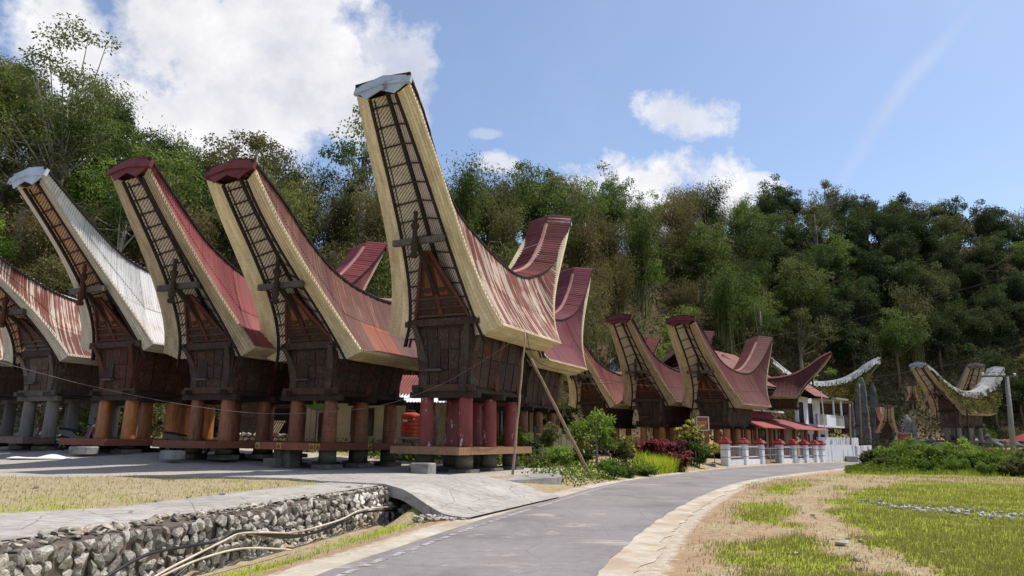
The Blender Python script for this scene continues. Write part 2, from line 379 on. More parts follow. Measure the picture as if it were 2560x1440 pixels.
    M['cream'] = nmat('cream_wall', (.5, .42, .27), (.62, .54, .36), 1.2, (.36, .3, .2), .7, (.56, .74), bump=.1)
    M['red_paint'] = nmat('red_paint', (.2, .014, .018), (.3, .028, .03), 3, (.3, .12, .1), 2., (.55, .7), rough=.5, bump=.1)
    M['iron'] = nmat('grey_iron', (.2, .19, .2), (.34, .32, .33), 5, (.16, .07, .04), 2, rough=.5)
    M['glass_dk'] = nmat('dark_window', (.01, .012, .014), (.03, .034, .038), 2, rough=.15, spec=.6, bump=0)
    M['bamboo_pole'] = wood('bamboo_pole', (.2, .14, .09), (.36, .27, .19), .6)
    M['wire'] = nmat('wire', (.02, .02, .02), (.05, .05, .05), 5, bump=0)
mats()
# ------------------------------------------------------------------ terrain
RLy = [-40, 0, 5, 9.29, 10.72, 12.68, 15.01, 19.06, 24.03, 29.75, 35.08, 42.68, 49.39, 54.67, 59.25, 64.86, 76, 130]
RLx = [-12, -3.6, -2.65, -1.8, -1.39, -.84, -.15, 1.23, 2.91, 5.29, 8.25, 12.6, 17.3, 22.0, 26.6, 33, 48, 130]
RRy = [-40, 0, 5, 9.22, 10.91, 13.16, 15.79, 18.82, 25.36, 30.71, 35.43, 40.77, 48.8, 56.5, 62, 72, 122]
RRx = [-8.5, -1.0, .12, 1.09, 1.61, 2.32, 3.24, 4.4, 7.19, 9.92, 13.03, 16.83, 22.9, 30.0, 36.5, 50, 130]
WLy = [-2, 3, 6, 7.37, 8.6, 9.75, 11.05, 13.73, 17.06, 17.4]
WLx = [-5.0, -5.05, -4.98, -4.92, -4.79, -4.56, -4.18, -3.66, -2.72, -2.6]
def RL(y): return pin(y, RLy, RLx)
def RR(y): return pin(y, RRy, RRx)
def WL(y): return pin(y, WLy, WLx)
HBx = [-120, -60, -30, -20, -12, 0, 12, 25, 50, 90, 200]
HBy = [20, 33, 38, 41, 47, 58, 72, 92, 106, 118, 140]
ROW0 = Vector((-1.41, 26.32)); FW = Vector((-.442, -.897)); RW = Vector((-.897, .442))
def nz2(x, y, s=1., o=0): return mn.noise(Vector((x * s + o, y * s - o, o * 1.7)))
def hill(x, y):
    d = (y - interp(x, HBx, HBy)) * .8
    if d <= 0: return 0.
    cap = interp(x, [-60, -42, -36, -30, -24, -16, -8, 5, 40, 80], [33, 30, 23, 17, 16.5, 18.5, 24, 29, 47, 58]) + 3 * nz2(x, y, .03, 4)
    return cap * math.tanh(d * interp(x, [-20, 40], [1.4, 1.75]) / cap) + min(d, 6) * .25 * nz2(x, y, .12, 9)
def zp(x, y):
    p = Vector((x, y)) - ROW0; r = p.dot(RW); fw = p.dot(FW)
    z = .43 + .42 * ss(r, 3, 14) * ss(-fw, -11, -3)
    return lerp(z, .16, ss(-r, 2.2, 9))
def gz(x, y, ditch=True, det=True, wall=True):
    l = RL(y); rr = RR(y)
    if x > l - .55:
        z = 0.
        if x > rr + .6:
            u = x - rr
            z = -1.0 * ss(u, 9, 24) * ss(y, 22, 48) * (1 - ss(y, 62, 76)) + .05 * ss(u, 1, 4) * (nz2(x, y, .5) + .6 * nz2(x, y, 1.6, 3))
    else:
        u = l - x; z = zp(x, y) * ss(u, .55, 2.9)
        if y < 17.6 and wall:
            w = WL(y)
            if x < w - .3: zw = .42
            elif x < w - .12: zw = lerp(.42, -.34, (x - w + .3) / .18)
            else: zw = -.34 * (1 - ss(x, w + .35, l - .75))
            if y > 14 and x > w - .12: zw = lerp(zw, z * .72 - .03, ss(y, 14.3, 16.6) * ss(x - w, .45, 1.1))
            k = ss(y, 17.25, 17.6); z = lerp(zw + (zp(x, y) - .43 if x < w - .3 else 0), z, k)
        if ditch and 17.0 < y < 19.4 and x > -3.2:
            # drain running under the driveway slab
            c = ss(x, -2.75, -2.5) * (1 - ss(x, -1.5, -1.2)); z = lerp(z, -.34, c * (1 - ss(y, 18.9, 19.4)))
        if det: z += .018 * nz2(x, y, 1.3, 2) * ss(u, .6, 1.5)
    if y > 30 or x < -20: z += hill(x, y)
    if x > 24 and y > 66: z += 1.1 * ss((y - 66) + (x - 24) * .12, 3, 22)
    return z
def P2(px, py, z=0.): v = at_z(px, py, z); return (v.x, v.y)
TRACK = [P2(*p) for p in [(2330, 1440), (2120, 1375), (2065, 1315), (2010, 1262), (2030, 1228), (2100, 1205)]]
GRASS_L = [P2(*p, .42) for p in [(-900, 1180), (0, 1192), (387, 1192), (645, 1196), (795, 1205), (816, 1209), (600, 1232), (430, 1252), (300, 1269), (0, 1286), (-900, 1330)]]
RUBBLE = [P2(*p) for p in [(2170, 1255), (2260, 1272), (2350, 1280), (2430, 1286), (2520, 1290)]]
def dseg(x, y, pl):
    b = 1e9
    for (ax, ay), (bx, by) in zip(pl, pl[1:]):
        dx, dy = bx - ax, by - ay; t = max(0, min(1, ((x - ax) * dx + (y - ay) * dy) / (dx * dx + dy * dy)))
        b = min(b, math.hypot(x - ax - t * dx, y - ay - t * dy))
    return b
def inpoly(x, y, pl):
    c = False
    for (ax, ay), (bx, by) in zip(pl, pl[1:] + pl[:1]):
        if (ay > y) != (by > y) and x < (bx - ax) * (y - ay) / (by - ay) + ax: c = not c
    return c
def cover(x, y):
    """green, dry, gravel, dust amounts of the open ground"""
    l, rr = RL(y), RR(y); n = nz2(x, y, .45, 5); n2 = nz2(x, y, 1.4, 8); n4 = nz2(x, y, 4.1, 6)
    green = dry = gravel = dust = 0.
    if x > rr:
        u = x - rr
        lim = interp(y, [5, 9, 12, 16, 22, 35], [2.9, 3.0, 3.2, 3.6, 4.2, 7])
        green = ss(u - lim + .8 * n + .6 * n2 + .6 * n4, -.9, .7) * (1.05 + .4 * n2 + .35 * n4)
        # patches left of the worn track
        green = max(green, .85 * ss(n * .9 + .5 * n2 + .4 * n4 + .3, .0, .6) * ss(u, .9, 1.9))
        if y > 24: green = max(green * (1 - ss(y, 26, 33) * .7), .3 * ss(n, 0, .4))
        t = dseg(x, y, TRACK); green *= ss(t + .3 * n2 + .25 * n4, .1, .8)
        dry = max(0, 1 - green) * ss(u + .4 * n2, .7, 1.5) * (.55 + .5 * n2)
        dust = 1 - ss(u, .5, 1.1)
        if y > 42 or u > 16: green = max(green, ss(u, 12, 18) * .6)
    elif x < l:
        u = l - x
        if y < 17.4 and x < WL(y) or y >= 17.4:
            if inpoly(x + .3 * n2, y + .3 * n2, GRASS_L): dry = .75 + .3 * n2; green = .5 * ss(n + .4 * n2 + .3 * n4, -.1, .5)
            else: gravel = 1
        else:
            green = .75 * ss(nz2(x, y, .8, 3) + .3 * n2, -.25, .25) * ss(u, .9, 1.3) * (1 - ss(u, 2.2, 3.0)); dry = .6 * ss(u, .8, 1.4); dust = 1 - ss(u, .6, 1.1)
        if y > 21.5:
            p = Vector((x, y)) - ROW0; r = p.dot(RW)
            g = ss(-r, 2.1, 3.0) * ss(u, .5, 1.2) * (1 - ss(y, 60, 70)); green = max(green, g * (.3 + .5 * n)); gravel *= 1 - g; dry = max(dry, g * .5); dust = max(dust, 1 - ss(u, .4, 1.0))
            if p.dot(FW) < -3.4: k = ss(-p.dot(FW), 3.4, 4.5); green = max(green, k * (.25 + .5 * n)); gravel *= 1 - k; dry = max(dry, k * .3)
    return max(0, min(1, green)), max(0, min(1, dry)), max(0, min(1, gravel)), max(0, min(1, dust))

def ground_material():
    g = G('ground_soil', .95, .1); v = g.co('Object')
    n1 = g.noise(v, .9, 6, .65); n2 = g.noise(v, 7, 5, .65); n3 = g.noise(v, 38, 3, .6); vo = g.vor(v, 16)
    soil = g.ramp(g.math('ADD', g.math('MULTIPLY', n1, .5), g.math('MULTIPLY', n2, .5)), [(.35, (.24, .15, .085)), (.65, (.40, .29, .185))])
    dry = g.ramp(g.math('ADD', g.math('MULTIPLY', n2, .5), g.math('MULTIPLY', n3, .5)), [(.35, (.2, .155, .085)), (.62, (.43, .36, .22))])
    grn = g.ramp(g.math('ADD', g.math('MULTIPLY', n2, .45), g.math('MULTIPLY', n3, .55)), [(.36, (.15, .19, .016)), (.64, (.36, .4, .044))])
    grv = g.ramp(g.math('ADD', g.math('MULTIPLY', n2, .4), g.math('MULTIPLY', vo, .9)), [(.25, (.21, .18, .155)), (.62, (.40, .36, .315))])
    dst = g.ramp(n2, [(.35, (.34, .28, .21)), (.65, (.5, .43, .34))])
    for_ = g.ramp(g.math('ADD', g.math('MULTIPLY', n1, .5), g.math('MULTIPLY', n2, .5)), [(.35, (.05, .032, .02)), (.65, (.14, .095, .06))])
    edge = g.math('MULTIPLY', g.math('SUBTRACT', n2, .5), .9)
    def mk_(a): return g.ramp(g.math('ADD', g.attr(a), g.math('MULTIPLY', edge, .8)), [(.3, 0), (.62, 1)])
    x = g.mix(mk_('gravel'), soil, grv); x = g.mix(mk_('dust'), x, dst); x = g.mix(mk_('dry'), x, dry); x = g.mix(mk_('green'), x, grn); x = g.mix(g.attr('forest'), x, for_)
    g.bump(g.math('ADD', n2, g.math('MULTIPLY', n3, .6)), .7, .04)
    return g.done(x)
def axis(a):
    out = []
    for lo, hi, st in a:
        n = max(1, round((hi - lo) / st)); out += [lo + (hi - lo) * i / n for i in range(n)]
    return out + [a[-1][1]]
def build_ground():
    xs = axis([(-900, -300, 150), (-300, -120, 30), (-120, -46, 5), (-46, -14, 1.2), (-14, 14, .25), (14, 30, .8), (30, 60, 1.5), (60, 140, 5), (140, 300, 30), (300, 900, 150)])
    ys = axis([(-900, -100, 200), (-100, -10, 15), (-10, 5, 1), (5, 25, .25), (25, 50, .7), (50, 80, 1.3), (80, 160, 3), (160, 320, 30), (320, 900, 150)])
    nx = len(xs); V = []; at = {k: [] for k in ('green', 'dry', 'gravel', 'dust', 'forest')}
    for y in ys:
        for x in xs:
            V.append((x, y, gz(x, y))); c = cover(x, y)
            for k, q in zip(('green', 'dry', 'gravel', 'dust'), c): at[k].append(q)
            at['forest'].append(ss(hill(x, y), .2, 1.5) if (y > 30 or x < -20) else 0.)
    Fc = [(j * nx + i, j * nx + i + 1, (j + 1) * nx + i + 1, (j + 1) * nx + i) for j in range(len(ys) - 1) for i in range(nx - 1)]
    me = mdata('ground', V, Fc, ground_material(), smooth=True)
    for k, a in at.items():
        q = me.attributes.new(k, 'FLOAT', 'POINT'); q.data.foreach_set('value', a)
    tag(obj('ground', me), 'soil, gravel and grass ground rising into the wooded hill', None, None, 'structure')
build_ground()

def ribbon(name, A, B, dz, m, k=4, uvs=None, ditch=True):
    """strip between two plan polylines lying dz above the ground"""
    n = len(A); V = []; Fc = []
    for (ax, ay), (bx, by) in zip(A, B):
        for j in range(k + 1):
            x, y = lerp(ax, bx, j / k), lerp(ay, by, j / k); V.append((x, y, gz(x, y, ditch, False) + dz))
    for i in range(n - 1):
        for j in range(k): Fc.append((i * (k + 1) + j, i * (k + 1) + j + 1, (i + 1) * (k + 1) + j + 1, (i + 1) * (k + 1) + j))
    return mk(name, (V, Fc), m)
def asphalt():
    g = G('asphalt', .85, .25); v = g.co('Object'); v = g.vec('ADD', v, (0, 0, 0))
    n1 = g.noise(v, .35, 5, .6); n2 = g.noise(v, 5, 5, .65); n3 = g.noise(v, 60, 2, .6); sp = g.vor(v, 38)
    x = g.ramp(g.math('ADD', g.math('MULTIPLY', n1, .4), g.math('ADD', g.math('MULTIPLY', n2, .25), g.math('MULTIPLY', n3, .35))), [(.33, (.145, .13, .127)), (.67, (.28, .256, .248))])
    x = g.mix(g.math('MULTIPLY', g.ramp(sp, [(.08, 1), (.16, 0)]), .45), x, (.42, .4, .38))
    x = g.mix(g.ramp(g.noise(g.vec('MULTIPLY', v, (.55, 1.1, 1)), .9, 6, .72, .5), [(.57, 0), (.63, .75)]), x, (.37, .335, .3))
    x = g.mix(g.ramp(g.noise(g.vec('ADD', v, (31, 7, 0)), .5, 5, .6, .3), [(.5, 0), (.64, .45)]), x, (.11, .10, .10))
    ck = g.vor(g.vec('ADD', v, g.vec('MULTIPLY', (1., 1., 1.), (0, 0, 0))), .55, 'DISTANCE_TO_EDGE'); x = g.mix(g.math('MULTIPLY', g.ramp(ck, [(.002, .5), (.008, 0)]), g.ramp(n1, [(.5, 0), (.56, 1)])), x, (.06, .055, .05))
    g.bump(g.math('ADD', n3, sp), .5, .012); return g.done(x)
def rough_concrete():
    g = G('rough_concrete', .9, .2); v = g.co('Object')
    n1 = g.noise(v, .8, 5, .6); n2 = g.noise(v, 7, 5, .65); cr = g.vor(g.vec('ADD', v, (0, 0, 0)), 1.3, 'DISTANCE_TO_EDGE')
    sc = g.noise(g.vec('MULTIPLY', v, (2, 14, 1)), 1.2, 5, .7, .6)
    x = g.ramp(g.math('ADD', g.math('MULTIPLY', n1, .5), g.math('MULTIPLY', n2, .5)), [(.33, (.27, .245, .22)), (.67, (.46, .43, .39))])
    x = g.mix(g.ramp(sc, [(.56, 0), (.66, .8)]), x, (.14, .125, .11)); x = g.mix(g.ramp(g.noise(v, 1.7, 6, .7, .5), [(.52, 0), (.68, .55)]), x, (.2, .17, .135)); x = g.mix(g.ramp(cr, [(.006, .7), (.016, 0)]), x, (.12, .105, .09))
    g.bump(g.math('ADD', n2, g.math('MULTIPLY', sc, .8)), .6, .03); return g.done(x)
def dusty_concrete(name='dusty_concrete', a=(.36, .32, .26), b=(.54, .49, .41)):
    return nmat(name, a, b, 2.2, (.33, .255, .17), 1.1, (.42, .62), bump=.5)
MAT['asphalt'] = asphalt(); MAT['rconc'] = rough_concrete(); MAT['dconc'] = dusty_concrete()
def roads():
    ys = [-40, -20, -8, 0] + [4 + .16 * i for i in range(250)] + [44 + 1.2 * i for i in range(30)] + [82, 92, 105, 120]
    road = ribbon('road', [(RL(y) - .28, y) for y in ys], [(RR(y) + .05 * nz2(7, y, 1.3) + .03 * nz2(2, y, 4.), y) for y in ys], .014, MAT['asphalt'], 5)
    tag(road, 'grey asphalt village road curving away past the barns', None, None, 'structure')
    sh = ribbon('road_shoulder', [(RR(y) - .02, y) for y in ys], [(RR(y) + .55 + .22 * nz2(0, y, .7) + .12 * nz2(3, y, 2.3) + .05 * nz2(3, y, 6), y) for y in ys], .009, MAT['dconc'], 3)
    tag(sh, 'pale dusty concrete shoulder along the road', None, None, 'structure')
    ls = ribbon('road_verge', [(RL(y) - .7 + .16 * nz2(9, y, .8) + .08 * nz2(4, y, 3.), y) for y in ys if y > -9 and y < 70], [(RL(y) - .25, y) for y in ys if y > -9 and y < 70], .008, MAT['dconc'], 2)
    tag(ls, 'pale dusty strip between road edge line and ditch', None, None, 'structure')
    # worn edge line: dashes near, continuous further on
    g = G('worn_line_paint', .8, .2); v = g.co('Object'); n = g.noise(v, 9, 5, .7)
    wp = g.done(g.ramp(n, [(.45, (.22, .2, .19)), (.6, (.43, .41, .385))]))
    y = 7.0; i = 0
    while y < 15.4:
        ln = random.uniform(.12, .5); yy = [y + ln * k / 3 for k in range(4)]
        d = ribbon('edge_dash', [(RL(q) - .05, q) for q in yy], [(RL(q) + .06, q) for q in yy], .019, wp, 1); d.parent = road
        y += ln + random.uniform(.04, .22)
    for a, b in ((15.4, 17), (17.4, 30), (30, 46), (47, 62)):
        yy = [a + (b - a) * k / 24 for k in range(25)]
        d = ribbon('edge_line', [(RL(q) - .05, q) for q in yy], [(RL(q) + .06, q) for q in yy], .019, wp, 1); d.parent = road
    # concrete path on the plaza beside the rubble
    def res(pl, n):
        L = [0]
        for a, b in zip(pl, pl[1:]): L.append(L[-1] + math.hypot(b[0] - a[0], b[1] - a[1]))
        return [(interp(L[-1] * i / (n - 1), L, [p[0] for p in pl]), interp(L[-1] * i / (n - 1), L, [p[1] for p in pl])) for i in range(n)]
    A = res([P2(*p, .43) for p in [(-900, 1440), (0, 1342), (215, 1318), (387, 1290), (645, 1260), (816, 1234), (960, 1213)]], 40)
    B = res([P2(*p, .43) for p in [(-900, 1320), (0, 1286), (300, 1269), (430, 1252), (600, 1232), (816, 1209), (930, 1196)]], 40)
    tag(ribbon('plaza_path', A, B, .022, MAT['rconc'], 6), 'grey concrete path along the top of the stone wall', None, None, 'structure')
    A = res([P2(*p, .43) for p in [(560, 1196), (720, 1200), (800, 1207)]] + [P2(960, 1216, .42), P2(985, 1222, .42), P2(1069, 1243, .36), P2(1111, 1276, .16), P2(1160, 1297, .02), P2(1175, 1300, 0)], 60)
    B = res([P2(640, 1180, .45), P2(800, 1183, .45), P2(1000, 1186, .43), P2(1120, 1191, .43), P2(1230, 1200, .38), P2(1310, 1215, .2), P2(1392, 1239, .02), P2(1400, 1246, 0)], 60)
    n = len(A); k = 10; V = []; Fc = []
    for (ax, ay), (bx, by) in zip(A, B):
        for j in range(k + 1):
            x, y = lerp(ax, bx, j / k), lerp(ay, by, j / k); V.append((x, y, gz(x, y, False, False, x < -3.0) + .05))
    for i in range(n - 1):
        for j in range(k): Fc.append((i * (k + 1) + j, (i + 1) * (k + 1) + j, (i + 1) * (k + 1) + j + 1, i * (k + 1) + j + 1))
    q = len(V)
    for i in range(n):
        x, y, z = V[i * (k + 1)]; V.append((x, y, z - (.24 if V[i * (k + 1)][0] > -3.4 else .1)))
    for i in range(n - 1): Fc.append((i * (k + 1), (i + 1) * (k + 1), q + i + 1, q + i))
    q2 = len(V)
    for i in range(n): x, y, z = V[i * (k + 1) + 4]; V.append((x, y, z - .24))
    for i in range(n - 1): Fc.append((q + i, q + i + 1, q2 + i + 1, q2 + i))
    tag(mk('driveway', (V, Fc), MAT['rconc']), 'rough concrete driveway ramp sloping from the plaza to the road', None, None, 'structure')
roads()

# ------------------------------------------------------------------ barns
def bez(P, t): return P[0] * (1 - t)**3 + P[1] * (3 * (1 - t)**2 * t) + P[2] * (3 * (1 - t) * t * t) + P[3] * t**3
DES = {
 5: dict(sh=[(6.1, 11.95), (5.12, 11.0), (4.24, 9.85), (3.02, 8.75), (1.6, 8.15), (-.6, 7.55), (-2.2, 7.42), (-3.2, 7.6), (-4.98, 8.37), (-6.33, 9.79), (-7.1, 11.1)],
         P=[(6.15, 1.0, 11.72), (4.32, 1.42, 9.02), (2.83, 1.25, 6.6), (2.1, 2.3, 4.78)], Q=[(6.13, .5, 11.5), (4.33, .78, 8.98), (2.31, .83, 5.94), (2.05, 1.5, 4.47)],
         back=-2.95, zf=2.62, zw=4.85, gx=3.55, gzz=7.3, s=1.72),
 4: dict(sh=[(6.35, 9.42), (4.95, 8.62), (3.7, 7.72), (2.17, 6.88), (.52, 6.45), (-1.4, 6.33), (-3, 6.6), (-4.6, 7.5), (-5.9, 8.6), (-6.8, 9.5)],
         P=[(6.38, 1.05, 9.15), (5.1, 1.23, 7.21), (2.9, 1.4, 5.47), (2.2, 2.3, 3.95)], Q=[(6.18, .52, 8.97), (4.81, .5, 7.07), (2.63, .81, 5.45), (2.1, 1.55, 3.7)],
         back=-2.7, zf=2.5, zw=4.1, gx=3.55, gzz=5.95, s=1.76),
 3: dict(sh=[(6.05, 9.78), (4.96, 8.88), (3.67, 7.87), (2.53, 7.25), (1.5, 6.88), (-.4, 6.55), (-1.8, 6.6), (-3.2, 7.0), (-4.6, 7.9), (-5.9, 9.1), (-6.7, 10.1)],
         P=[(6.1, .92, 9.54), (4.75, 1.1, 7.59), (2.83, 1.35, 5.48), (2.25, 2.3, 4.08)], Q=[(5.95, .5, 9.35), (4.5, .55, 7.4), (2.6, .8, 5.4), (2.15, 1.55, 3.8)],
         back=-2.7, zf=2.5, zw=4.1, gx=3.5, gzz=6.0, s=1.77),
 2: dict(sh=[(6.3, 10.0), (4.73, 8.82), (2.98, 7.72), (1.33, 7.25), (-.4, 6.95), (-1.8, 7.0), (-3.2, 7.4), (-4.6, 8.1), (-5.9, 9.1), (-6.7, 9.9)],
         P=[(6.35, .78, 9.77), (3.86, .74, 7.12), (2.89, 1.15, 6.02), (2.25, 2.15, 4.4)], Q=[(6.2, .45, 9.6), (3.8, .4, 6.95), (2.7, .7, 5.8), (2.15, 1.45, 4.15)],
         back=-2.7, zf=2.5, zw=4.3, gx=3.4, gzz=6.2, s=1.83),
 6: dict(sh=[(5.6, 8.6), (4.2, 7.95), (3.0, 7.6), (1.6, 7.45), (-.6, 7.35), (-2.2, 7.42), (-3.2, 7.6), (-4.98, 8.37), (-6.33, 9.79), (-7.1, 11.1)],
         P=[(5.65, 1.0, 8.4), (4.6, 1.3, 7.2), (2.9, 1.3, 5.9), (2.1, 2.3, 4.78)], Q=[(5.6, .5, 8.2), (4.5, .78, 7.0), (2.6, .83, 5.6), (2.05, 1.5, 4.47)],
         back=-2.95, zf=2.62, zw=4.85, gx=3.3, gzz=6.3, s=1.72),
 1: dict(sh=[(6.6, 8.6), (4.66, 7.58), (3.69, 7.14), (2.33, 6.66), (1.36, 6.49), (-.4, 6.3), (-1.8, 6.3), (-3.2, 6.6), (-4.6, 7.2), (-5.9, 8.2), (-6.7, 9.0)],
         P=[(6.65, .78, 8.4), (4.2, .9, 6.6), (2.95, 1.25, 5.5), (2.45, 2.2, 4.08)], Q=[(6.5, .45, 8.2), (4.1, .5, 6.4), (2.8, .8, 5.2), (2.35, 1.5, 3.85)],
         back=-2.7, zf=2.5, zw=4.1, gx=3.4, gzz=5.6, s=1.9),
}
UNIT = {}
def unit(key, fn):
    if key not in UNIT: UNIT[key] = fn()
    return UNIT[key]

def barn(name, label, cat, o, yaw, base, des, mat, drop=0., k=1., lod=0, group=None, top=None, flank=None, band='band', ceil='ceil', cap='zinc', pillar='p_brown',
         deck='deck_red', body='carve', trim='red_wood', rings=False, patch=None, layers=5, pillars=True, ornament=True, deckz=.85, nodeck=False, thatch=False):
    """stilted rice barn with a saddle roof.  x forward, y to the barn's left; drop = how far the ground stands above the design level"""
    R = empty(name, (o[0], o[1], base), yaw, label, cat, group); R.scale = (k, k, k)
    D = DES[des]; dz = -drop
    P = [Vector(p) + Vector((0, 0, dz)) for p in D['P']]; Q = [Vector(p) + Vector((0, 0, dz)) for p in D['Q']]
    shx = [p[0] for p in reversed(D['sh'])]; shz = [p[1] + dz for p in reversed(D['sh'])]
    xt0, xt1 = D['sh'][0][0], D['sh'][-1][0]; bx = D['back']; M = MAT
    wsh = lambda x: .82 + .16 * max(0, (abs(x) - 2.5) / 4)**1.5
    zback = D['sh'][-1][1] - D['sh'][0][1]
    # stations: (S shoulder, E outer edge, Q inner edge), barn's left side
    ST = []; nF = 26
    def add(E, q, xs): ST.append((Vector((xs, wsh(xs), pin(xs, shx, shz))), E, q))
    for i in range(nF):
        t = i / nF; E = bez(P, t); q = bez(Q, t); add(E, q, xt0 + (E.x - P[0].x) * (P[3].x - xt0) / (P[3].x - P[0].x))
    for i in range(9):
        t = i / 8; x = lerp(P[3].x, bx, t); xq = lerp(Q[3].x, bx + .05, t); add(Vector((x, P[3].y, P[3].z)), Vector((xq, Q[3].y, Q[3].z)), x)
    def mirror(C):
        e = C[3]; tipx = xt1 - .05; f = (tipx - bx) / (C[0].x - e.x)
        return [Vector((bx + (c.x - e.x) * f, c.y, c.z + zback * (c.z - e.z) / (C[0].z - e.z))) for c in C]
    Pb, Qb = mirror(P), mirror(Q)
    for i in range(nF - 1, -1, -1):
        t = i / nF; E = bez(Pb, t); q = bez(Qb, t); add(E, q, xt1 + (E.x - Pb[0].x) * (bx - xt1) / (bx - Pb[0].x))
    n = len(ST)
    arc = [0.]
    for i in range(1, n): arc.append(arc[-1] + ((ST[i][0] - ST[i - 1][0]).length + (ST[i][1] - ST[i - 1][1]).length) / 2)
    sm = arc[-1] / 2
    roof = mk('roof', tube([(xt0 - .25, 0, pin(xt0 - .25, shx, shz) - .05)] + [(x, 0, pin(x, shx, shz) - .08) for x in [xt0 + (xt1 - xt0) * i / 24 for i in range(1, 24)]] + [(xt1 + .25, 0, pin(xt1 + .25, shx, shz) - .05)], .07, 6), M['dark'], R)
    flank = flank or mat
    def station(a):
        i = 0
        while i < n - 2 and a > arc[i + 1]: i += 1
        t = (a - arc[i]) / max(1e-6, arc[i + 1] - arc[i]); return [lerp(ST[i][j], ST[i + 1][j], t) for j in (0, 1)]
    pitch = .11 if lod == 0 else .16; sw = .85 if lod == 0 else 1.7; nr = 5; amp = .02 if lod == 0 else .026
    nsheet = max(1, round(arc[-1] / sw)); sw = arc[-1] / nsheet
    for side in (1, -1):
        for si in range(nsheet):
            a0, a1 = si * sw, (si + 1) * sw + .03; nc = max(3, round((a1 - a0) / pitch * 4))
            rowsplit = [(0, .53), (.5, 1.)] if lod == 0 else [(0, 1.)]
            for ri, (v0, v1) in enumerate(rowsplit):
                V = []; UV = []; Fc = []
                ks = [v0 + (v1 - v0) * j / nr for j in range(nr + 1)]
                for c in range(nc + 1):
                    a = a0 + (a1 - a0) * c / nc; S, E = station(min(a, arc[-1])); d = E - S; ln = d.length
                    S2, E2 = station(min(a + .05, arc[-1])); S1, E1 = station(max(a - .05, 0)); tg = (S2 + E2 - S1 - E1)
                    nrm = d.cross(tg); nrm = nrm.normalized() if nrm.length > 1e-6 else Vector((0, 1, 0))
                    if nrm.y < 0: nrm = -nrm
                    w = amp * sin(2 * pi * a / pitch) + (.012 if ri == 0 else 0) + .004 * (si % 2)
                    for kk in ks:
                        p = S + d * kk - nrm * (.22 * ln / 3 * sin(pi * kk)) * .6 + nrm * w
                        V.append((p.x, p.y * side, p.z)); UV.append((a + side * 40 + o[0], kk * ln))
                m_ = len(ks)
                for c in range(nc):
                    for j in range(m_ - 1):
                        q = (c * m_ + j, c * m_ + j + 1, (c + 1) * m_ + j + 1, (c + 1) * m_ + j); Fc.append(q if side == -1 else q[::-1])
                mm = flank
                if patch and ri >= patch[2] and patch[0] <= (a0 + a1) / 2 - sm <= patch[1] and side == 1: mm = patch[3]
                obj('roof_sheet', mdata('roof_sheet', V, Fc, M[mm], UV, True), roof)
    # shallow top strips with their own ribs running from ridge to shoulder
    topm = top or mat; nseg = 7 if lod == 0 else 4; L = []
    NX = 400 if lod == 0 else 200
    tot = 0; prev = None; pts = []
    for i in range(NX + 1):
        x = xt0 + .12 + (xt1 - .12 - xt0 - .12) * i / NX; z = pin(x, shx, shz); p = Vector((x, 0, z))
        if prev: tot += (p - prev).length
        prev = p; pts.append((x, z, tot))
    for side in (1, -1):
        for sgi in range(nseg):
            i0, i1 = NX * sgi // nseg, NX * (sgi + 1) // nseg; V = []; UV = []; Fc = []
            for i in range(i0, i1 + 1):
                x, z, a = pts[i]; w = wsh(x) + .07; h = .2 + .05 * abs(x) / 6
                tx = pts[min(i + 1, NX)]; tp = pts[max(i - 1, 0)]; t = Vector((tx[0] - tp[0], 0, tx[1] - tp[1])).normalized(); nn = Vector((t.z, 0, -t.x)) if t.x < 0 else Vector((-t.z, 0, t.x))
                if nn.z < 0: nn = -nn
                r = amp * 1.3 * sin(2 * pi * a / (pitch * 1.5)) + .004 * (sgi % 2)
                for yy, hh in ((.0, h), (w * .5, h * .52), (w, 0.)):
                    p = Vector((x, yy * side, z)) + nn * (hh + r + .02); V.append(p); UV.append((a + side * 30, yy))
            for c in range(i1 - i0):
                for j in range(2):
                    q = (c * 3 + j, c * 3 + j + 1, (c + 1) * 3 + j + 1, (c + 1) * 3 + j); Fc.append(q if side == 1 else q[::-1])
            obj('ridge_sheet', mdata('ridge_sheet', V, Fc, M[topm], UV, True), roof)
        # dark ragged rim under the top strip
        A = []; B = []; C = []; Dd = []
        for i in range(0, NX + 1, 4):
            x, z, a = pts[i]; w = wsh(x); j = .012 * sin(i * 2.1)
            A.append((x, side * (w + .085 + j), z + .015)); B.append((x, side * (w + .085 + j), z - .06)); C.append((x, side * (w - .06), z - .06)); Dd.append((x, side * (w - .06), z + .015))
        mk('shoulder_rim', sweep(A, B, C, Dd), M['edge_black'] if not thatch else M['grey_wood'], roof)
    # ridge capping
    rc = []
    for i in range(6, NX - 5, 5):
        x, z, a = pts[i]; t = Vector((pts[i + 1][0] - pts[i - 1][0], 0, pts[i + 1][1] - pts[i - 1][1])).normalized(); nn = Vector((-t.z, 0, t.x)); nn = nn if nn.z > 0 else -nn
        rc.append((Vector((x, 0, z)) + nn * (.2 + .05 * abs(x) / 6 + .02), nn))
    mk('ridge_cap', sweep(*[[p + Vector((0, y, 0)) + nn * h for p, nn in rc] for y, h in ((-.1, -.02), (.1, -.02), (.05, .06), (-.05, .06))]), M['ridge_pink' if topm in ('r5top', 'r3', 'r4', 'r6', 'r7', 'r9') else 'zinc'], roof)
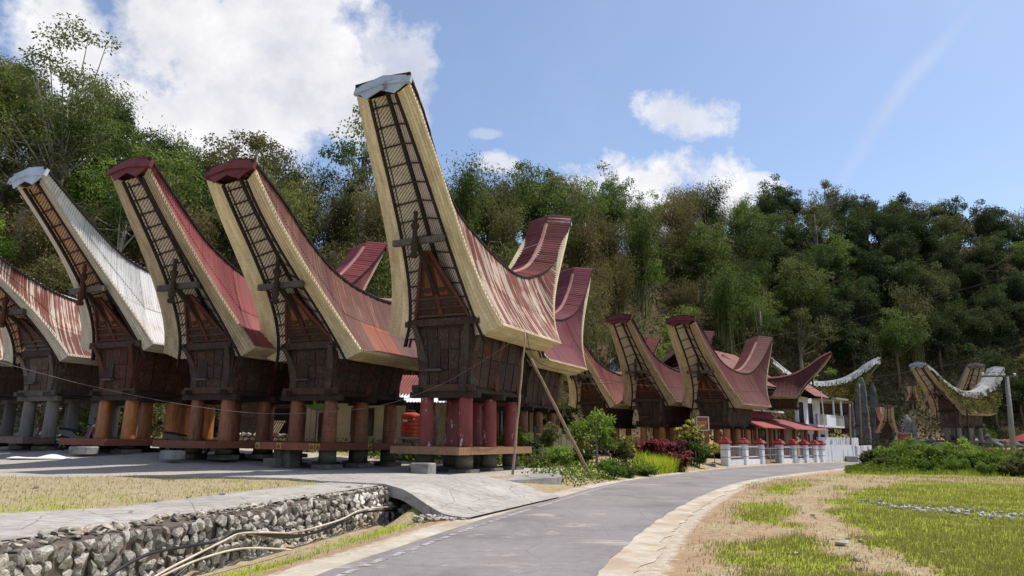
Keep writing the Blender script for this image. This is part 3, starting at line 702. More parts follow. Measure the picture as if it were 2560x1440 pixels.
    # stepped bamboo layers along the whole lower edge
    for side in (1, -1):
        for li in range(layers):
            a, b = li / layers, (li + 1.15) / layers; A = []; B = []; C = []; Dd = []; UV = []
            for i in range(n):
                S, E, q = ST[i]; t = ST[min(i + 1, n - 1)][1] - ST[max(i - 1, 0)][1]
                d = q - E; nn = d.cross(t).normalized(); ref = Vector((max(-1, min(1, E.x / 3)), .25, -.7))
                if nn.dot(ref) < 0: nn = -nn
                p0 = E + d * a; p1 = E + d * b
                for lst, p in ((A, p0 + nn * .032), (B, p1 + nn * .0), (C, p1 - nn * .06), (Dd, p0 - nn * .06)): lst.append((p.x, p.y * side, p.z))
            UV = [(arc[i] + li * 3.3, c * .25 + li) for c in (0, 1, 2, 3) for i in range(n)]
            mk('bamboo_layer', sweep(A, B, C, Dd), M[band], roof, uv=UV)
    # bargeboards, ceilings and battens at both ends
    for end, C4, QQ in ((1, P, Q), (-1, Pb, Qb)):
        m_ = 30; path = [bez(QQ, i / m_) for i in range(m_ + 1)]; e = path[-1]; path.append(e + (path[-1] - path[-3]).normalized() * .3)
        def cen(i):
            q = path[min(i, m_)]; up = .30 * (1 + .25 * i / m_); a, b = path[max(i - 1, 0)], path[min(i + 1, m_)]; t = (b - a).normalized()
            nb = Vector((-t.z, 0, t.x)).normalized(); nb = nb if nb.x * end < 0 else -nb
            return Vector((q.x, 0, q.z)) + nb * up * (1 + q.y * .4)
        for side in (1, -1):
            A = []; B = []; C = []; Dd = []
            for i, q in enumerate(path):
                t = path[min(i + 1, len(path) - 1)] - path[max(i - 1, 0)]; t.normalize(); f = Vector((-t.z, 0, t.x)); f = f if f.x * end > 0 else -f; f.normalize()
                for lst, (dy, df) in ((A, (-.04, .06)), (B, (.04, .06)), (C, (.04, -.08)), (Dd, (-.04, -.08))):
                    p = q + f * df; lst.append((p.x, (p.y + dy) * side, p.z))
            mk('bargeboard', sweep(A, B, C, Dd), M['char'], roof)
            if lod == 0:
                A2 = [(a[0] - .12 * end, a[1] - .08 * side, a[2] + .02) for a in A]; B2 = [(a[0] - .12 * end, a[1] - .05 * side, a[2] + .02) for a in A]; C2 = [(a[0] - .22 * end, a[1] - .05 * side, a[2]) for a in A]; D2 = [(a[0] - .22 * end, a[1] - .08 * side, a[2]) for a in A]
                mk('inner_rafter', sweep(A2, B2, C2, D2), M['dark'], roof)
            V = []; UV = []; Fc = []; al = 0
            for i in range(m_ + 1):
                q = path[i]; c = cen(i)
                if i: al += (path[i] - path[i - 1]).length
                V += [Vector((q.x, q.y * side, q.z)), Vector((c.x, 0, c.z))]; UV += [(q.y * side, al), (0, al)]
            for i in range(m_): Fc.append((2 * i, 2 * i + 1, 2 * i + 3, 2 * i + 2))
            obj('bamboo_ceiling', mdata('bamboo_ceiling', V, Fc, M[ceil], UV), roof)
        nb = 13 if lod == 0 else 8
        for bi in range(nb):
            i = int((bi + .6) / nb * m_ * .86); q, c = path[i], cen(i); f = Vector((end * .06, 0, -.03)); q2, c2 = path[i + 1], cen(i + 1)
            for side in (1, -1):
                mk('batten', bar(Vector((q.x, q.y * side, q.z)) + f, c + f, .03, .045, (0, 0, 1)), M['dark'], roof)
        A = [cen(i) for i in range(m_ + 1)]
        mk('centre_rafter', sweep(*[[(p.x + dx * end, y, p.z) for p in A] for y, dx in ((-.06, .0), (.06, .0), (.06, .13), (-.06, .13))]), M['char'], roof)
        # metal cap over the prow tip
        tipx = (xt0 if end == 1 else xt1); tz = pin(tipx, shx, shz); w = 1.07; un = Vector((.3 * end, 0, -.954)); ou = Vector((.954 * end, 0, .3)) * .07
        b0 = Vector((tipx + .02 * end, 0, tz + .02)) + ou; V = []; Fc = []; hp = .21
        for sd in (-1, 1):
            e, c = b0 + Vector((0, sd * w, 0)), b0 + Vector((0, 0, hp)); n0 = len(V)
            V += [e, c, c + un * .36, e + un * .27, e - ou * 1.6, c - ou * 1.6, c - ou * 1.6 + un * .36, e - ou * 1.6 + un * .27]; Fc += [tuple(q + n0 for q in f_) for f_ in BOXF]
            e2, c2 = b0 + un * .25 + Vector((0, sd * w * .86, .03)) - ou * .8, b0 + un * .33 + Vector((0, 0, hp)) - ou * .8; n0 = len(V); g2 = b0 + un * .62 + Vector((0, sd * w * .5, .06)) - ou * .8
            V += [e2, c2, c2 + un * .22, g2, e2 - ou * .5, c2 - ou * .5, c2 + un * .22 - ou * .5, g2 - ou * .5]; Fc += [tuple(q + n0 for q in f_) for f_ in BOXF]
        mk('prow_cap', (V, Fc), M[cap], roof)
    # ---- body
    zf, zw, s = D['zf'] + dz, D['zw'] + dz, D['s']; xb, xtop = s + .18, s + .34; yb, yt = .93, 1.2
    wall = mk('wall', hexa([(-xb, -yb, zf + .1), (xb, -yb, zf + .1), (xb, yb, zf + .1), (-xb, yb, zf + .1)], [(-xtop, -yt, zw), (xtop, -yt, zw), (xtop, yt, zw), (-xtop, yt, zw)]), M[body], R)
    def onface(face, u, v):
        z = lerp(zf + .1, zw, v); hx = lerp(xb, xtop, v); hy = lerp(yb, yt, v)
        return {'f': Vector((hx, u * hy, z)), 'b': Vector((-hx, -u * hy, z)), 'l': Vector((-u * hx, hy, z)), 'r': Vector((u * hx, -hy, z))}[face]
    nrmf = {'f': Vector((1, 0, 0)), 'b': Vector((-1, 0, 0)), 'l': Vector((0, 1, 0)), 'r': Vector((0, -1, 0))}
    rg = random.Random(int(o[0] * 77 + 5))
    for face, nu, rows in (('f', 5, (.04, .3, .62, .97)), ('l', 6, (.04, .5, .97)), ('r', 6, (.04, .5, .97)), ('b', 4, (.04, .5, .97))):
        if lod and face in 'br': continue
        for iu in range(nu):
            for v0, v1 in zip(rows, rows[1:]):
                u0, u1 = -.96 + 1.92 * iu / nu + .015, -.96 + 1.92 * (iu + 1) / nu - .015; th = nrmf[face] * rg.uniform(.025, .05)
                b = [onface(face, u0, v0 + .012), onface(face, u1, v0 + .012), onface(face, u1, v1 - .012), onface(face, u0, v1 - .012)]
                mk('panel', prism(b, th), M[body if rg.random() < .85 else ('carve_red' if body == 'carve' else body)], wall)
    # hatch with ledge on the front
    hx = onface('f', .3, .45)
    ht = mk('hatch', box(hx.x + .03, hx.x + .09, -.55, -.1, lerp(zf, zw, .36), lerp(zf, zw, .78)), M['dark' if body != 'carve_old' else 'grey_wood'], R)
    mk('ledge', box(hx.x + .05, hx.x + .2, -.62, -.03, lerp(zf, zw, .31), lerp(zf, zw, .345)), M['grey_wood'], ht)
    # sill and floor beams with projecting ends
    for x in (xb - .05, 0, -xb + .05): mk('floor_beam', box(x - .1, x + .1, -yb - .42, yb + .42, zf - .2, zf + .0), M['grey_wood' if body == 'carve_old' else 'dark'], R)
    for y in (-yb + .05, yb - .05): mk('floor_beam', box(-xb - .42, xb + .42, y - .1, y + .1, zf - .02, zf + .14), M['dark' if body != 'carve_old' else 'grey_wood'], R)
    mk('sill_board', box(xb + .02, xb + .12, -yb - .3, yb + .3, zf + .02, zf + .24), M['brown_wood' if body != 'carve_old' else 'grey_wood'], R)
    mk('floor', box(-xb - .05, xb + .05, -yb - .1, yb + .1, zf + .0, zf + .1), M['dark'], R)
    # curved corner boards flaring outwards
    def horn(base_, out, along, h=1.0, mm='grey_wood', lat=0.):
        A = []; B = []; C = []; Dd = []; N_ = 9; H = (zw - zf) * h * .98
        for i in range(N_ + 1):
            t = i / N_; fl = .05 + .34 * t * t - .06 * sin(pi * t); wd = .12 - .035 * t + .03 * sin(pi * t); c = Vector(base_) + Vector((0, 0, .1 + t * H)) + Vector(out) * fl + Vector(along) * (lat * t * t)
            al = Vector(along) * wd; th = Vector(out) * .055
            A.append(c - al); B.append(c + al); C.append(c + al + th); Dd.append(c - al + th)
        mk('corner_board', sweep(A, B, C, Dd), M[mm], R)
    hm = trim if body == 'carve_red' else ('grey_wood' if body == 'carve_old' else 'horn')
    for sx in (1, -1):
        for sy in (1, -1):
            horn((sx * xb, sy * (yb - .16), zf), (sx, 0, 0), (0, 1, 0), mm=hm, lat=.3 * sy)
            horn((sx * (xb - .12), sy * yb, zf), (0, sy * 1.25, 0), (1, 0, 0), mm=hm if sx == 1 else trim)
    for sy in (1, -1): horn((0, sy * yb, zf), (0, sy * 1.25, 0), (1, 0, 0), mm=trim)
    # head beam and eave purlins
    for x in (xtop + .06, -xtop - .06): mk('head_beam', box(x - .12, x + .12, -yt - .28, yt + .28, zw, zw + .24), M['carve'], R)
    for y in (yt - .04, -yt + .04): mk('eave_purlin', box(bx - .1, P[3].x + .1, y - .07, y + .07, zw + .02, zw + .2), M['dark'], R)
    mk('attic_floor', box(-xtop, xtop, -yt - .2, yt + .2, zw + .16, zw + .23), M['char'], R)
    # leaning gable wall
    for end in (1, -1):
        gx0 = (xtop + .02) * end; gx1 = (D['gx'] if end == 1 else D['gx'] * .95) * end; z1 = D['gzz'] + dz + (0 if end == 1 else zback * .3); z0 = zw + .2
        th = Vector((-.1 * end, 0, 0)); hw = yt - .08
        gab = mk('gable', prism([(gx0, -hw, z0), (gx0, hw, z0), (lerp(gx0, gx1, .9), .14, lerp(z0, z1, .95)), (lerp(gx0, gx1, .9), -.14, lerp(z0, z1, .95))], th), M[body], R)
        if end == -1 and lod: continue
        def gp(u, v): return Vector((lerp(gx0, gx1, v * .9), u * lerp(hw, .14, v / .95 if v < .95 else 1), lerp(z0, z1, v)))
        od = Vector((.05 * end, 0, .01))
        for side in (1, -1):
            mk('gable_frame', bar(gp(side * .98, .0) + od, gp(side * .9, .94) + od, .1, .1, (1, 0, 0)), M[trim], gab)
        for v in (.06, .17, .3): mk('gable_rail', bar(gp(-.9, v) + od, gp(.9, v) + od, .05, .07), M['brown_wood' if body != 'carve_old' else 'grey_wood'], gab)
        mk('gable_post', bar(gp(0, .05) + od, gp(0, .95) + od, .13, .08, (1, 0, 0)), M[trim], gab)
        if ornament:
            for side in (1, -1):
                mk('ornament_panel', prism([gp(side * .2, .34) + od, gp(side * .62, .34) + od, gp(side * .5, .76) + od * .6, gp(side * .35, .76) + od * .6], od * .5), M['orn'], gab)
                c = gp(side * .42, .42) + od * 1.6; rr = .12
                mk('sun_disc', prism([c + Vector((.0, rr * cos(a), rr * sin(a))) for a in [2 * pi * q / 14 for q in range(14)]], (.025 * end, 0, 0)), M['dark'], gab)
                mk('rooster', prism([c + Vector((.03 * end, side * y, z)) for y, z in ((-.13, .17), (-.02, .2), (.05, .16), (.12, .3), (.1, .36), (.03, .26), (-.05, .27), (-.12, .36), (-.16, .28))], (.02 * end, 0, 0)), M['black'], gab)
        # cross beam with hanging carved post
        zc = z1 + .12; xc = gx1 + .2 * end
        mk('cross_beam', box(min(xc, xc + .16 * end), max(xc, xc + .16 * end), -.98, .98, zc - .1, zc + .1), M['grey_wood'], R)
        pv = lathe([(.09, zc - .62), (.13, zc - .58), (.13, zc - .5), (.08, zc - .45), (.12, zc - .36), (.12, zc - .14), (.08, zc - .1), (.08, zc + .3), (.14, zc + .42), (.14, zc + .5), (.07, zc + .56), (.07, zc + .95)], 8)
        mk('hanging_post', ([(x + xc + .3 * end, y, z) for x, y, z in pv[0]], pv[1]), M['dark' if body == 'carve' else 'red_wood'], R)
        mk('bracket', bar((gx0 + .1 * end, 0, z0 + .4), (xc + .3 * end, 0, zc + .1), .12, .16), M['dark'], R)
    # ---- pillars, piers and deck
    if pillars:
        zd = deckz + dz
        def pil(): return mdata('pillar', *lathe([(.255, 0), (.26, .05), (.235, .9), (.22, 1.)], 18), None, None, True)
        pm = mdata('pillar', *lathe([(.255, 0), (.26, .05), (.235, .9), (.22, 1.)], 18), M[pillar], None, True)
        am = mdata('pier', *lathe([(.3, 0), (.29, .96), (.26, 1.)], 16), M['conc_dk'], None, True)
        fm = mdata('footing', *cbox(-.42, .42, -.42, .42, 0, 1, .1), M['conc_dk'])
        rm = mdata('ring', *lathe([(.238, -.03), (.258, -.012), (.258, .012), (.238, .03)], 16), M[pillar if not rings else 'p_brown'], None, True)
        for x in (s, 0, -s):
            for y in (.765, -.765):
                h = zf - .2 - zd
                p = obj('pillar', pm, R, (x, y, zd - .02), (0, 0, rg.uniform(0, 6)), (1, 1, h + .04))
                obj('footing', fm, R, (x, y, -.06), None, (1, 1, .16)); obj('pier', am, R, (x, y, .08), None, (1, 1, max(.1, zd - .3)))
                if rings and not lod:
                    for q in range(11):
                        r = obj('ring', rm, p, (0, 0, (q + .6) / 11.5), (rg.uniform(-.04, .04), rg.uniform(-.04, .04), 0)); f_ = 1.03 - .12 * q / 11; r.scale = (f_, f_, 1 / (h + .04))
        if not nodeck:
            x0, x1, yy = -s - .75, s + 1.3, 1.3
            dk = mk('platform', box(x0 + .05, x1 - .05, -yy + .05, yy - .05, zd - .2, zd - .05), M['char'], R)
            for i in range(9):
                y0 = -yy + .06 + (2 * yy - .12) * i / 9; mk('plank', box(x0 + .05, x1 - .05, y0 + .008, y0 + (2 * yy - .12) / 9 - .008, zd - .05, zd), M[deck], dk)
            for b in (box(x1 - .05, x1, -yy, yy, zd - .23, zd + .01), box(x0, x0 + .05, -yy, yy, zd - .23, zd + .01), box(x0 + .05, x1 - .05, yy - .05, yy, zd - .23, zd + .01), box(x0 + .05, x1 - .05, -yy, -yy + .05, zd - .23, zd + .01)):
                mk('fascia', b, M[deck], dk)
    return R
YAW = radians(243.76)
barn('rice_barn', 'tall stilted barn on chipped red pillars with streaked red roof', 'rice barn', (-1.41, 26.32), YAW, .45, 5, 'r5', top='r5top', pillar='p_red', deck='deck_tan', cap='zinc', group=None, deckz=.8)
barn('rice_barn', 'barn on ringed brown pillars, brown red roof with an orange sheet patch', 'rice barn', (-6.17, 27.42), YAW, .5, 4, 'r4', drop=.05, rings=True, pillar='p_brown', cap='cap_red', patch=(-1.9, .3, 1, 'r4b'))
barn('rice_barn', 'barn with faded pinkish red roof on brown pillars', 'rice barn', (-10.01, 28.08), YAW, .74, 3, 'r3', drop=.29, pillar='p_brown', cap='cap_red', band='band_old', body='carve')
barn('rice_barn', 'barn with whitish zinc roof on glossy orange pillars', 'rice barn', (-14.34, 29.89), YAW, .84, 2, 'r2', drop=.39, pillar='p_orange', band='band_pale', ceil='ceil_br', cap='zinc', body='carve_red')
barn('rice_barn', 'barn with rusty red and white patched roof on dark grey pillars', 'rice barn', (-18.51, 31.85), YAW, .87, 1, 'r1', drop=.42, pillar='p_grey', deck='deck_grey', band='band_pale', body='carve_old', ornament=False, cap='zinc', ceil='ceil_br')
# ------------------------------------------------------------------ rocks and the ditch wall
import bmesh
def rockmesh(seed, m, n=18, flat=1.):
    r = random.Random(seed); bm = bmesh.new()
    for i in range(n):
        v = Vector((r.gauss(0, 1), r.gauss(0, 1), r.gauss(0, 1))).normalized() * r.uniform(.42, .54); v.z *= flat; bm.verts.new(v)
    res = bmesh.ops.convex_hull(bm, input=bm.verts); bmesh.ops.delete(bm, geom=[g for g in res['geom_interior'] if isinstance(g, bmesh.types.BMVert)], context='VERTS')
    me = bpy.data.meshes.new('rock'); bm.to_mesh(me); bm.free(); me.materials.append(m); return me
def stonemat(name, a, b, c):
    g = G(name, .9, .2); v = g.loc(); n = g.noise(v, 2.2, 6, .68); f = g.noise(v, 9, 4, .7)
    x = g.ramp(g.math('ADD', g.math('MULTIPLY', n, .6), g.math('MULTIPLY', f, .4)), [(.38, a), (.6, b)])
    x = g.mix(g.ramp(g.noise(v, 1.2, 5, .7), [(.5, 0), (.62, .8)]), x, c)
    x = g.hsv(x, .5, 1., g.math('ADD', .6, g.math('MULTIPLY', g.rnd(), .75))); g.bump(g.math('ADD', n, f), .8, .06); return g.done(x)
MAT['stone'] = stonemat('field_stone', (.32, .29, .245), (.66, .61, .54), (.17, .14, .11))
MAT['rubble'] = stonemat('pale_rubble', (.42, .37, .29), (.68, .61, .5), (.36, .25, .16))
MAT['mortar'] = nmat('dark_mortar', (.05, .04, .03), (.13, .105, .085), 6, (.17, .13, .10), 2.0, bump=.7, bd=.04)
MAT['mega'] = stonemat('standing_stone', (.10, .105, .105), (.23, .235, .235), (.06, .065, .06))
ROCKS = [rockmesh(i, MAT['stone']) for i in range(9)]; RUBS = [rockmesh(50 + i, MAT['rubble'], 11, .75) for i in range(8)]
def stone_wall():
    R = empty('stone_wall', (-4.2, 11, -.3), 0, 'mortared field stone retaining wall of the ditch, pale rubble on its top', 'wall'); off = Vector(R.location)
    ys = [1 + .5 * i for i in range(33)] + [17.3]
    def P(y, o_, z): return Vector((WL(y) + o_, y, z)) - off
    mk('mortar', sweep([P(y, -.05 + .02 * nz2(y, 0, 2), -.5) for y in ys], [P(y, -.07, .35 + .03 * nz2(y, 3, 2)) for y in ys], [P(y, -.6, .4) for y in ys], [P(y, -.6, -.5) for y in ys]), MAT['mortar'], R)
    r = random.Random(3); cnt = 0
    SL = []
    for row in range(6):
        y = 6.1 + r.random() * .1
        while y < 17.25:
            w = r.choice((.09, .11, .14, .16, .19, .24)) * r.uniform(.9, 1.15); z = -.34 + row * .126 + r.uniform(-.03, .03)
            h = r.uniform(.11, .19) * (1.25 if w > .2 else 1)
            if r.random() > .05:
                SL.append((y, r.choice(ROCKS), P(y + w / 2, -.05 + r.uniform(-.03, .02), z), (r.uniform(-.9, .9), r.uniform(-.25, .25), r.uniform(-.2, .2)), (r.uniform(.10, .17), w * 1.22, h * 1.25)))
            y += w * .95 + r.uniform(.0, .03)
    SL.sort(key=lambda q: q[0]); V = []; Fc = []
    vis = [q for q in SL if q[0] > 6.9]; near = vis[:298]
    for q in near: obj('stone', q[1], R, q[2], q[3], q[4])
    from mathutils import Euler
    for q in vis[298:]:
        E_ = Euler(q[3]).to_matrix(); n = len(V); V += [q[2] + E_ @ Vector((v.co.x * q[4][0], v.co.y * q[4][1], v.co.z * q[4][2])) for v in q[1].vertices]; Fc += [tuple(k + n for k in p.vertices) for p in q[1].polygons]
    if V: tag(mk('far_stones', (V, Fc), MAT['stone'], R), None, None, None, 'stuff')
    for i in range(290):
        y = 6.0 + 11.2 * r.random()**.85; s = r.uniform(.07, .17) * (1.1 if y < 11 else .85)
        obj('rubble', r.choice(RUBS), R, P(y, -.1 - r.random() * (.5 if y < 13 else .42), .39 + s * .2), (r.uniform(-.5, .5), r.uniform(-.5, .5), r.uniform(0, 6)), (s, s * r.uniform(.7, 1.3), s * r.uniform(.5, .8)))
stone_wall()
def onwall(px, py, off):
    d = ray(px, py); t = 5.
    while t < 40:
        p = Vector((0, 0, CAM_H)) + d * t
        if p.x < WL(p.y) + off or p.z < gz(p.x, p.y) + .02: return p
        t += .02
    return Vector((0, 0, CAM_H)) + d * 15
def smooth_path(pts, k=5):
    out = []; n = len(pts)
    for i in range(n - 1):
        a, b, c, d = pts[max(i - 1, 0)], pts[i], pts[i + 1], pts[min(i + 2, n - 1)]
        for j in range(k):
            t = j / k; out.append(.5 * ((2 * b) + (c - a) * t + (2 * a - 5 * b + 4 * c - d) * t * t + (3 * b - a - 3 * c + d) * t**3))
    return out + [pts[-1]]
def hoses():
    blk = nmat('black_hose', (.01, .011, .013), (.025, .026, .03), 4, rough=.4, spec=.4, bump=0); pale = nmat('pale_pipe', (.44, .37, .29), (.62, .54, .45), 4, (.3, .22, .16), 1.2, rough=.6, bump=.1)
    for lab, cat, px, r, m, off in [
        ('black hose lying along the stone wall in the ditch, lower end frayed', 'hose', [(180, 1500), (270, 1440), (370, 1386), (480, 1364), (560, 1350), (600, 1330), (720, 1344), (800, 1326), (900, 1282), (992, 1276)], .022, blk, .12),
        ('second black hose crossing under the pale pipes', 'hose', [(400, 1470), (440, 1440), (500, 1390), (560, 1345), (605, 1326), (700, 1338), (790, 1332), (880, 1295)], .018, blk, .17),
        ('long pale pipe running the length of the ditch wall to the drain', 'pipe', [(330, 1480), (390, 1440), (450, 1407), (560, 1352), (600, 1334), (660, 1331), (740, 1330), (850, 1300), (905, 1275), (995, 1266)], .016, pale, .2),
        ('short pale pipe ending on the grass beside the ditch', 'pipe', [(350, 1470), (410, 1438), (500, 1398), (600, 1372), (690, 1372), (728, 1375)], .015, pale, .34)]:
        pts = [onwall(x, y, off) for x, y in px]
        tag(mk('hose' if cat == 'hose' else 'pipe', tube(smooth_path(pts), r, 7), m, smooth=True), lab, cat)
hoses()
LOOSE = []
def loose(px, py, s, z, lab, pool=ROCKS, grp=None, cat='rock'):
    p = at_z(px, py, z); r = random.Random(int(px * 3 + py)); zz = gz(p.x, p.y)
    o = obj('loose_rock', r.choice(pool), None, (p.x, p.y, max(zz, z - .05) + s * .12), (r.uniform(-.3, .3), r.uniform(-.3, .3), r.uniform(0, 6)), (s, s * r.uniform(.7, 1.2), s * .62)); tag(o, lab, cat, grp)
for i, (px, py, s) in enumerate([(1018, 1266, .34), (1040, 1262, .3), (1005, 1275, .26), (1062, 1270, .22), (1030, 1276, .2), (1085, 1282, .14), (1100, 1290, .12)]):
    loose(px, py, s, -.02, 'grey rock heaped at the mouth of the drain', ROCKS, 'rocks at the drain mouth')
for px, py, s in [(870, 1218, .2), (905, 1216, .24), (920, 1213, .16), (555, 1236, .14), (470, 1243, .1), (395, 1252, .12), (90, 1217, .16)]:
    loose(px, py, s, .45, 'brownish stone lying on the plaza edge', ROCKS, 'stones on the plaza edge')
for px, py, s in [(1985, 1388, .15), (2105, 1368, .26), (2085, 1350, .14), (2120, 1350, .12), (2155, 1358, .16), (2040, 1295, .12), (2030, 1290, .16), (2140, 1402, .16), (2150, 1424, .13), (1900, 1300, .07), (2010, 1282, .12), (2200, 1440, .14), (1972, 1300, .08), (2360, 1385, .13)]:
    loose(px, py, s, .0, 'pale stone lying on the worn earth track', RUBS, 'pale stones on the earth track')
for px, py, s in [(1160, 1303, .05), (905, 1350, .1), (1350, 1236, .08), (1290, 1238, .06), (1600, 1205, .1)]:
    loose(px, py, s, .0, 'small stone on the dusty road edge', RUBS, 'stones on the road edge')
def edge_rocks():
    r = random.Random(44); A = [P2(1062, 1242, .38), P2(1085, 1256, .28), P2(1111, 1276, .16), P2(1140, 1290, .06), P2(1172, 1299, .02)]
    for i in range(34):
        t = r.random() * 3.99; k = int(t); x, y = lerp(A[k][0], A[k + 1][0], t - k), lerp(A[k][1], A[k + 1][1], t - k); o = abs(r.gauss(0, .16)) + .04; x -= o * .8; y -= o * .9; sz = r.uniform(.07, .2) * (1.25 - .12 * t)
        g0 = gz(x, y); tag(obj('loose_rock', r.choice(RUBS if i % 3 else ROCKS), None, (x, y, g0 + sz * .15 + max(0, .22 - .07 * t - o * .5) * r.random()), (r.uniform(-.4, .4), r.uniform(-.4, .4), r.uniform(0, 6)), (sz, sz * r.uniform(.7, 1.2), sz * .7)), 'small rock spilling down the broken edge of the driveway ramp', 'rock', 'rocks along the driveway edge')
edge_rocks()
def rubble_line():
    r = random.Random(9); V = []; Fc = []
    for i in range(190):
        t = r.random(); k = t * (len(RUBBLE) - 1); a, b = RUBBLE[int(min(k, len(RUBBLE) - 2))], RUBBLE[int(min(k, len(RUBBLE) - 2)) + 1]; f = k - int(min(k, len(RUBBLE) - 2))
        x, y = lerp(a[0], b[0], f) + r.gauss(0, .22), lerp(a[1], b[1], f) + r.gauss(0, .55); s = r.uniform(.05, .17)
        me = r.choice(RUBS); R_ = Matrix.Rotation(r.uniform(0, 6), 3, 'Z') @ Matrix.Rotation(r.uniform(-.6, .6), 3, 'X'); n = len(V)
        V += [Vector((x, y, gz(x, y) + s * .15)) + R_ @ (v.co * s) for v in me.vertices]; Fc += [tuple(q + n for q in p.vertices) for p in me.polygons]
    tag(mk('rubble', (V, Fc), stonemat('grey_rubble', (.2, .19, .18), (.52, .5, .48), (.16, .12, .09))), 'line of broken pale rubble across the green grass', 'rubble', None, 'stuff')
rubble_line()
# ------------------------------------------------------------------ concrete steps by the decks
def block(px, py, w, d, h, z, lab, rz=YAW, extra=None):
    p = at_z(px, py, z); o = empty('concrete_step', (p.x, p.y, z - .02), rz, lab, 'step'); mk('block', cbox(-d / 2, d / 2, -w / 2, w / 2, 0, h, .03), MAT['conc_dk'] if h > .5 else MAT['conc'], o)
    if extra: mk('block', cbox(d / 2 + .002, d / 2 + extra[0], -w / 2 - .1, w / 2 - .3, 0, extra[1], .03), MAT['conc_dk'], o)
block(1058, 1186, .62, .5, .36, .45, 'grey concrete step in front of the tan deck')
block(715, 1166, .75, .55, .62, .5, 'dark concrete double step before the ringed pillars', extra=(.35, .3))
block(430, 1146, .7, .5, .28, .72, 'low concrete step before the faded red barn')
block(208, 1133, 1.0, .5, .26, .8, 'wide concrete step before the orange pillars')
def kerb():
    a, b = at_z(1265, 1207, .3), at_z(1405, 1210, .12); b2 = at_z(1400, 1192, .25); a2 = at_z(1290, 1190, .42)
    z0 = -.05; tag(mk('concrete_headwall', hexa([(a.x, a.y, z0), (b.x, b.y, z0), (b2.x, b2.y, z0), (a2.x, a2.y, z0)], [(a.x, a.y, .36), (b.x, b.y, .34), (b2.x, b2.y, .4), (a2.x, a2.y, .44)]), MAT['conc']), 'low concrete headwall edging the driveway beside the weeds', 'headwall')
kerb()
# ------------------------------------------------------------------ poles and wires
def pole(name, lab, a, b, r0, r1, m, knots=True):
    a, b = Vector(a), Vector(b); n = 14; rr = random.Random(int(a.x * 100)); pts = []; rad = []
    for i in range(n + 1):
        t = i / n; pts.append(lerp(a, b, t) + Vector((rr.uniform(-.012, .012), rr.uniform(-.012, .012), 0)))
        rad.append(lerp(r0, r1, t) * (1 + (.12 if knots and i % 2 else 0)))
    return tag(mk(name, tube(pts, rad, 8), m, smooth=True), lab, 'pole')
pa = at_z(1281, 1186, .43); pb = at_y(1314, 825, pa.y + .5)
pole('bamboo_pole', 'thin upright bamboo pole carrying the wire beside the tan deck', (pa.x, pa.y, gz(pa.x, pa.y) - .05), pb, .042, .026, MAT['bamboo_pole'])
qa = at_z(1481, 1196, .12); qb = at_y(1328, 898, 25.0)
pole('bamboo_pole', 'thick bamboo prop leaning from the roadside against the tall barn', (qa.x, qa.y, gz(qa.x, qa.y) - .05), qb, .062, .045, MAT['bamboo_pole'])
def wire(lab, pts, r=.011, cat='wire', name='wire'):
    tag(mk(name, tube(smooth_path([Vector(p) for p in pts], 6), r, 5), MAT['wire'], smooth=True), lab, cat)
MAT['wire_pale'] = nmat('pale_wire', (.14, .13, .13), (.24, .22, .21), 4, bump=0)
w1 = [(-160, 860), (0, 905), (120, 938), (240, 968), (450, 1010), (640, 1033), (800, 1031), (960, 1012), (1100, 962), (1200, 906), (1313, 832)]
o_ = tag(mk('wire', tube(smooth_path([at_y(x, y, lerp(19.5, pb.y, i / 10)) for i, (x, y) in enumerate(w1)], 5), .0065, 5), MAT['wire_pale'], smooth=True), 'sagging pale wire strung before the barns to the bamboo pole', 'wire')
wire('thin wire from the bamboo pole to the roofs further down the road', [at_y(1316, 830, pb.y), at_y(1345, 905, 26), at_y(1450, 935, 32), at_y(1600, 962, 40), at_y(1800, 975, 45), at_y(1960, 978, 47), at_y(2200, 950, 50)], .012)
wire('upper wire crossing in front of the small barns', [at_y(1430, 960, 34), at_y(1560, 955, 38), at_y(1700, 925, 43), at_y(1800, 880, 45), at_y(1900, 845, 50), at_y(2100, 808, 52), at_y(2560, 680, 52), at_y(2700, 640, 52)], .012)
wire('wire running across the thatched roofs to the hillside', [at_y(2150, 948, 56), at_y(2300, 925, 56), at_y(2440, 895, 56), at_y(2560, 860, 56), at_y(2700, 815, 56)], .013)
def utility_pole():
    b = at_y(2541, 1196, 52); t = at_y(2517, 942, 52); R = empty('utility_pole', (b.x, b.y, gz(b.x, b.y) - .1), 0, 'grey utility pole with crossarm and insulators beside the overgrown bank', 'pole'); b = Vector(R.location)
    d = t - b; m = nmat('grey_pole', (.2, .185, .17), (.34, .315, .29), 3, (.15, .13, .11), 1, stretch=(1, 1, .3)); mk('mast', tube([(0, 0, 0), d * .5, d], [.2, .165, .13], 12), m, R, smooth=True)
    mk('crossarm', bar(d + Vector((-1.75, .1, .02)), d + Vector((.75, -.05, .05)), .1, .12), MAT['grey_wood'], R)
    for x in (-1.7, -.75, .6): mk('insulator', lathe([(.05, .06), (.1, .1), (.06, .17), (.1, .22), (.05, .3)], 8, d.x + x, d.y + .02), MAT['white'], R).location = (0, 0, d.z)
    for f in (.3, .68, .78): mk('clamp', tube([d * f, d * (f + .012)], .18, 10), MAT['iron'], R)
    for x in (-1.7, -.75, .6):
        a = b + d + Vector((x, 0, .28)); wire({-1.7: 'power line from the outer long end of the crossarm', -.75: 'power line from the middle insulator of the crossarm', .6: 'power line from the short end of the crossarm'}[x], [a, a + Vector((6, -2, .0)), a + Vector((14, -6, .8))], .012)
utility_pole()
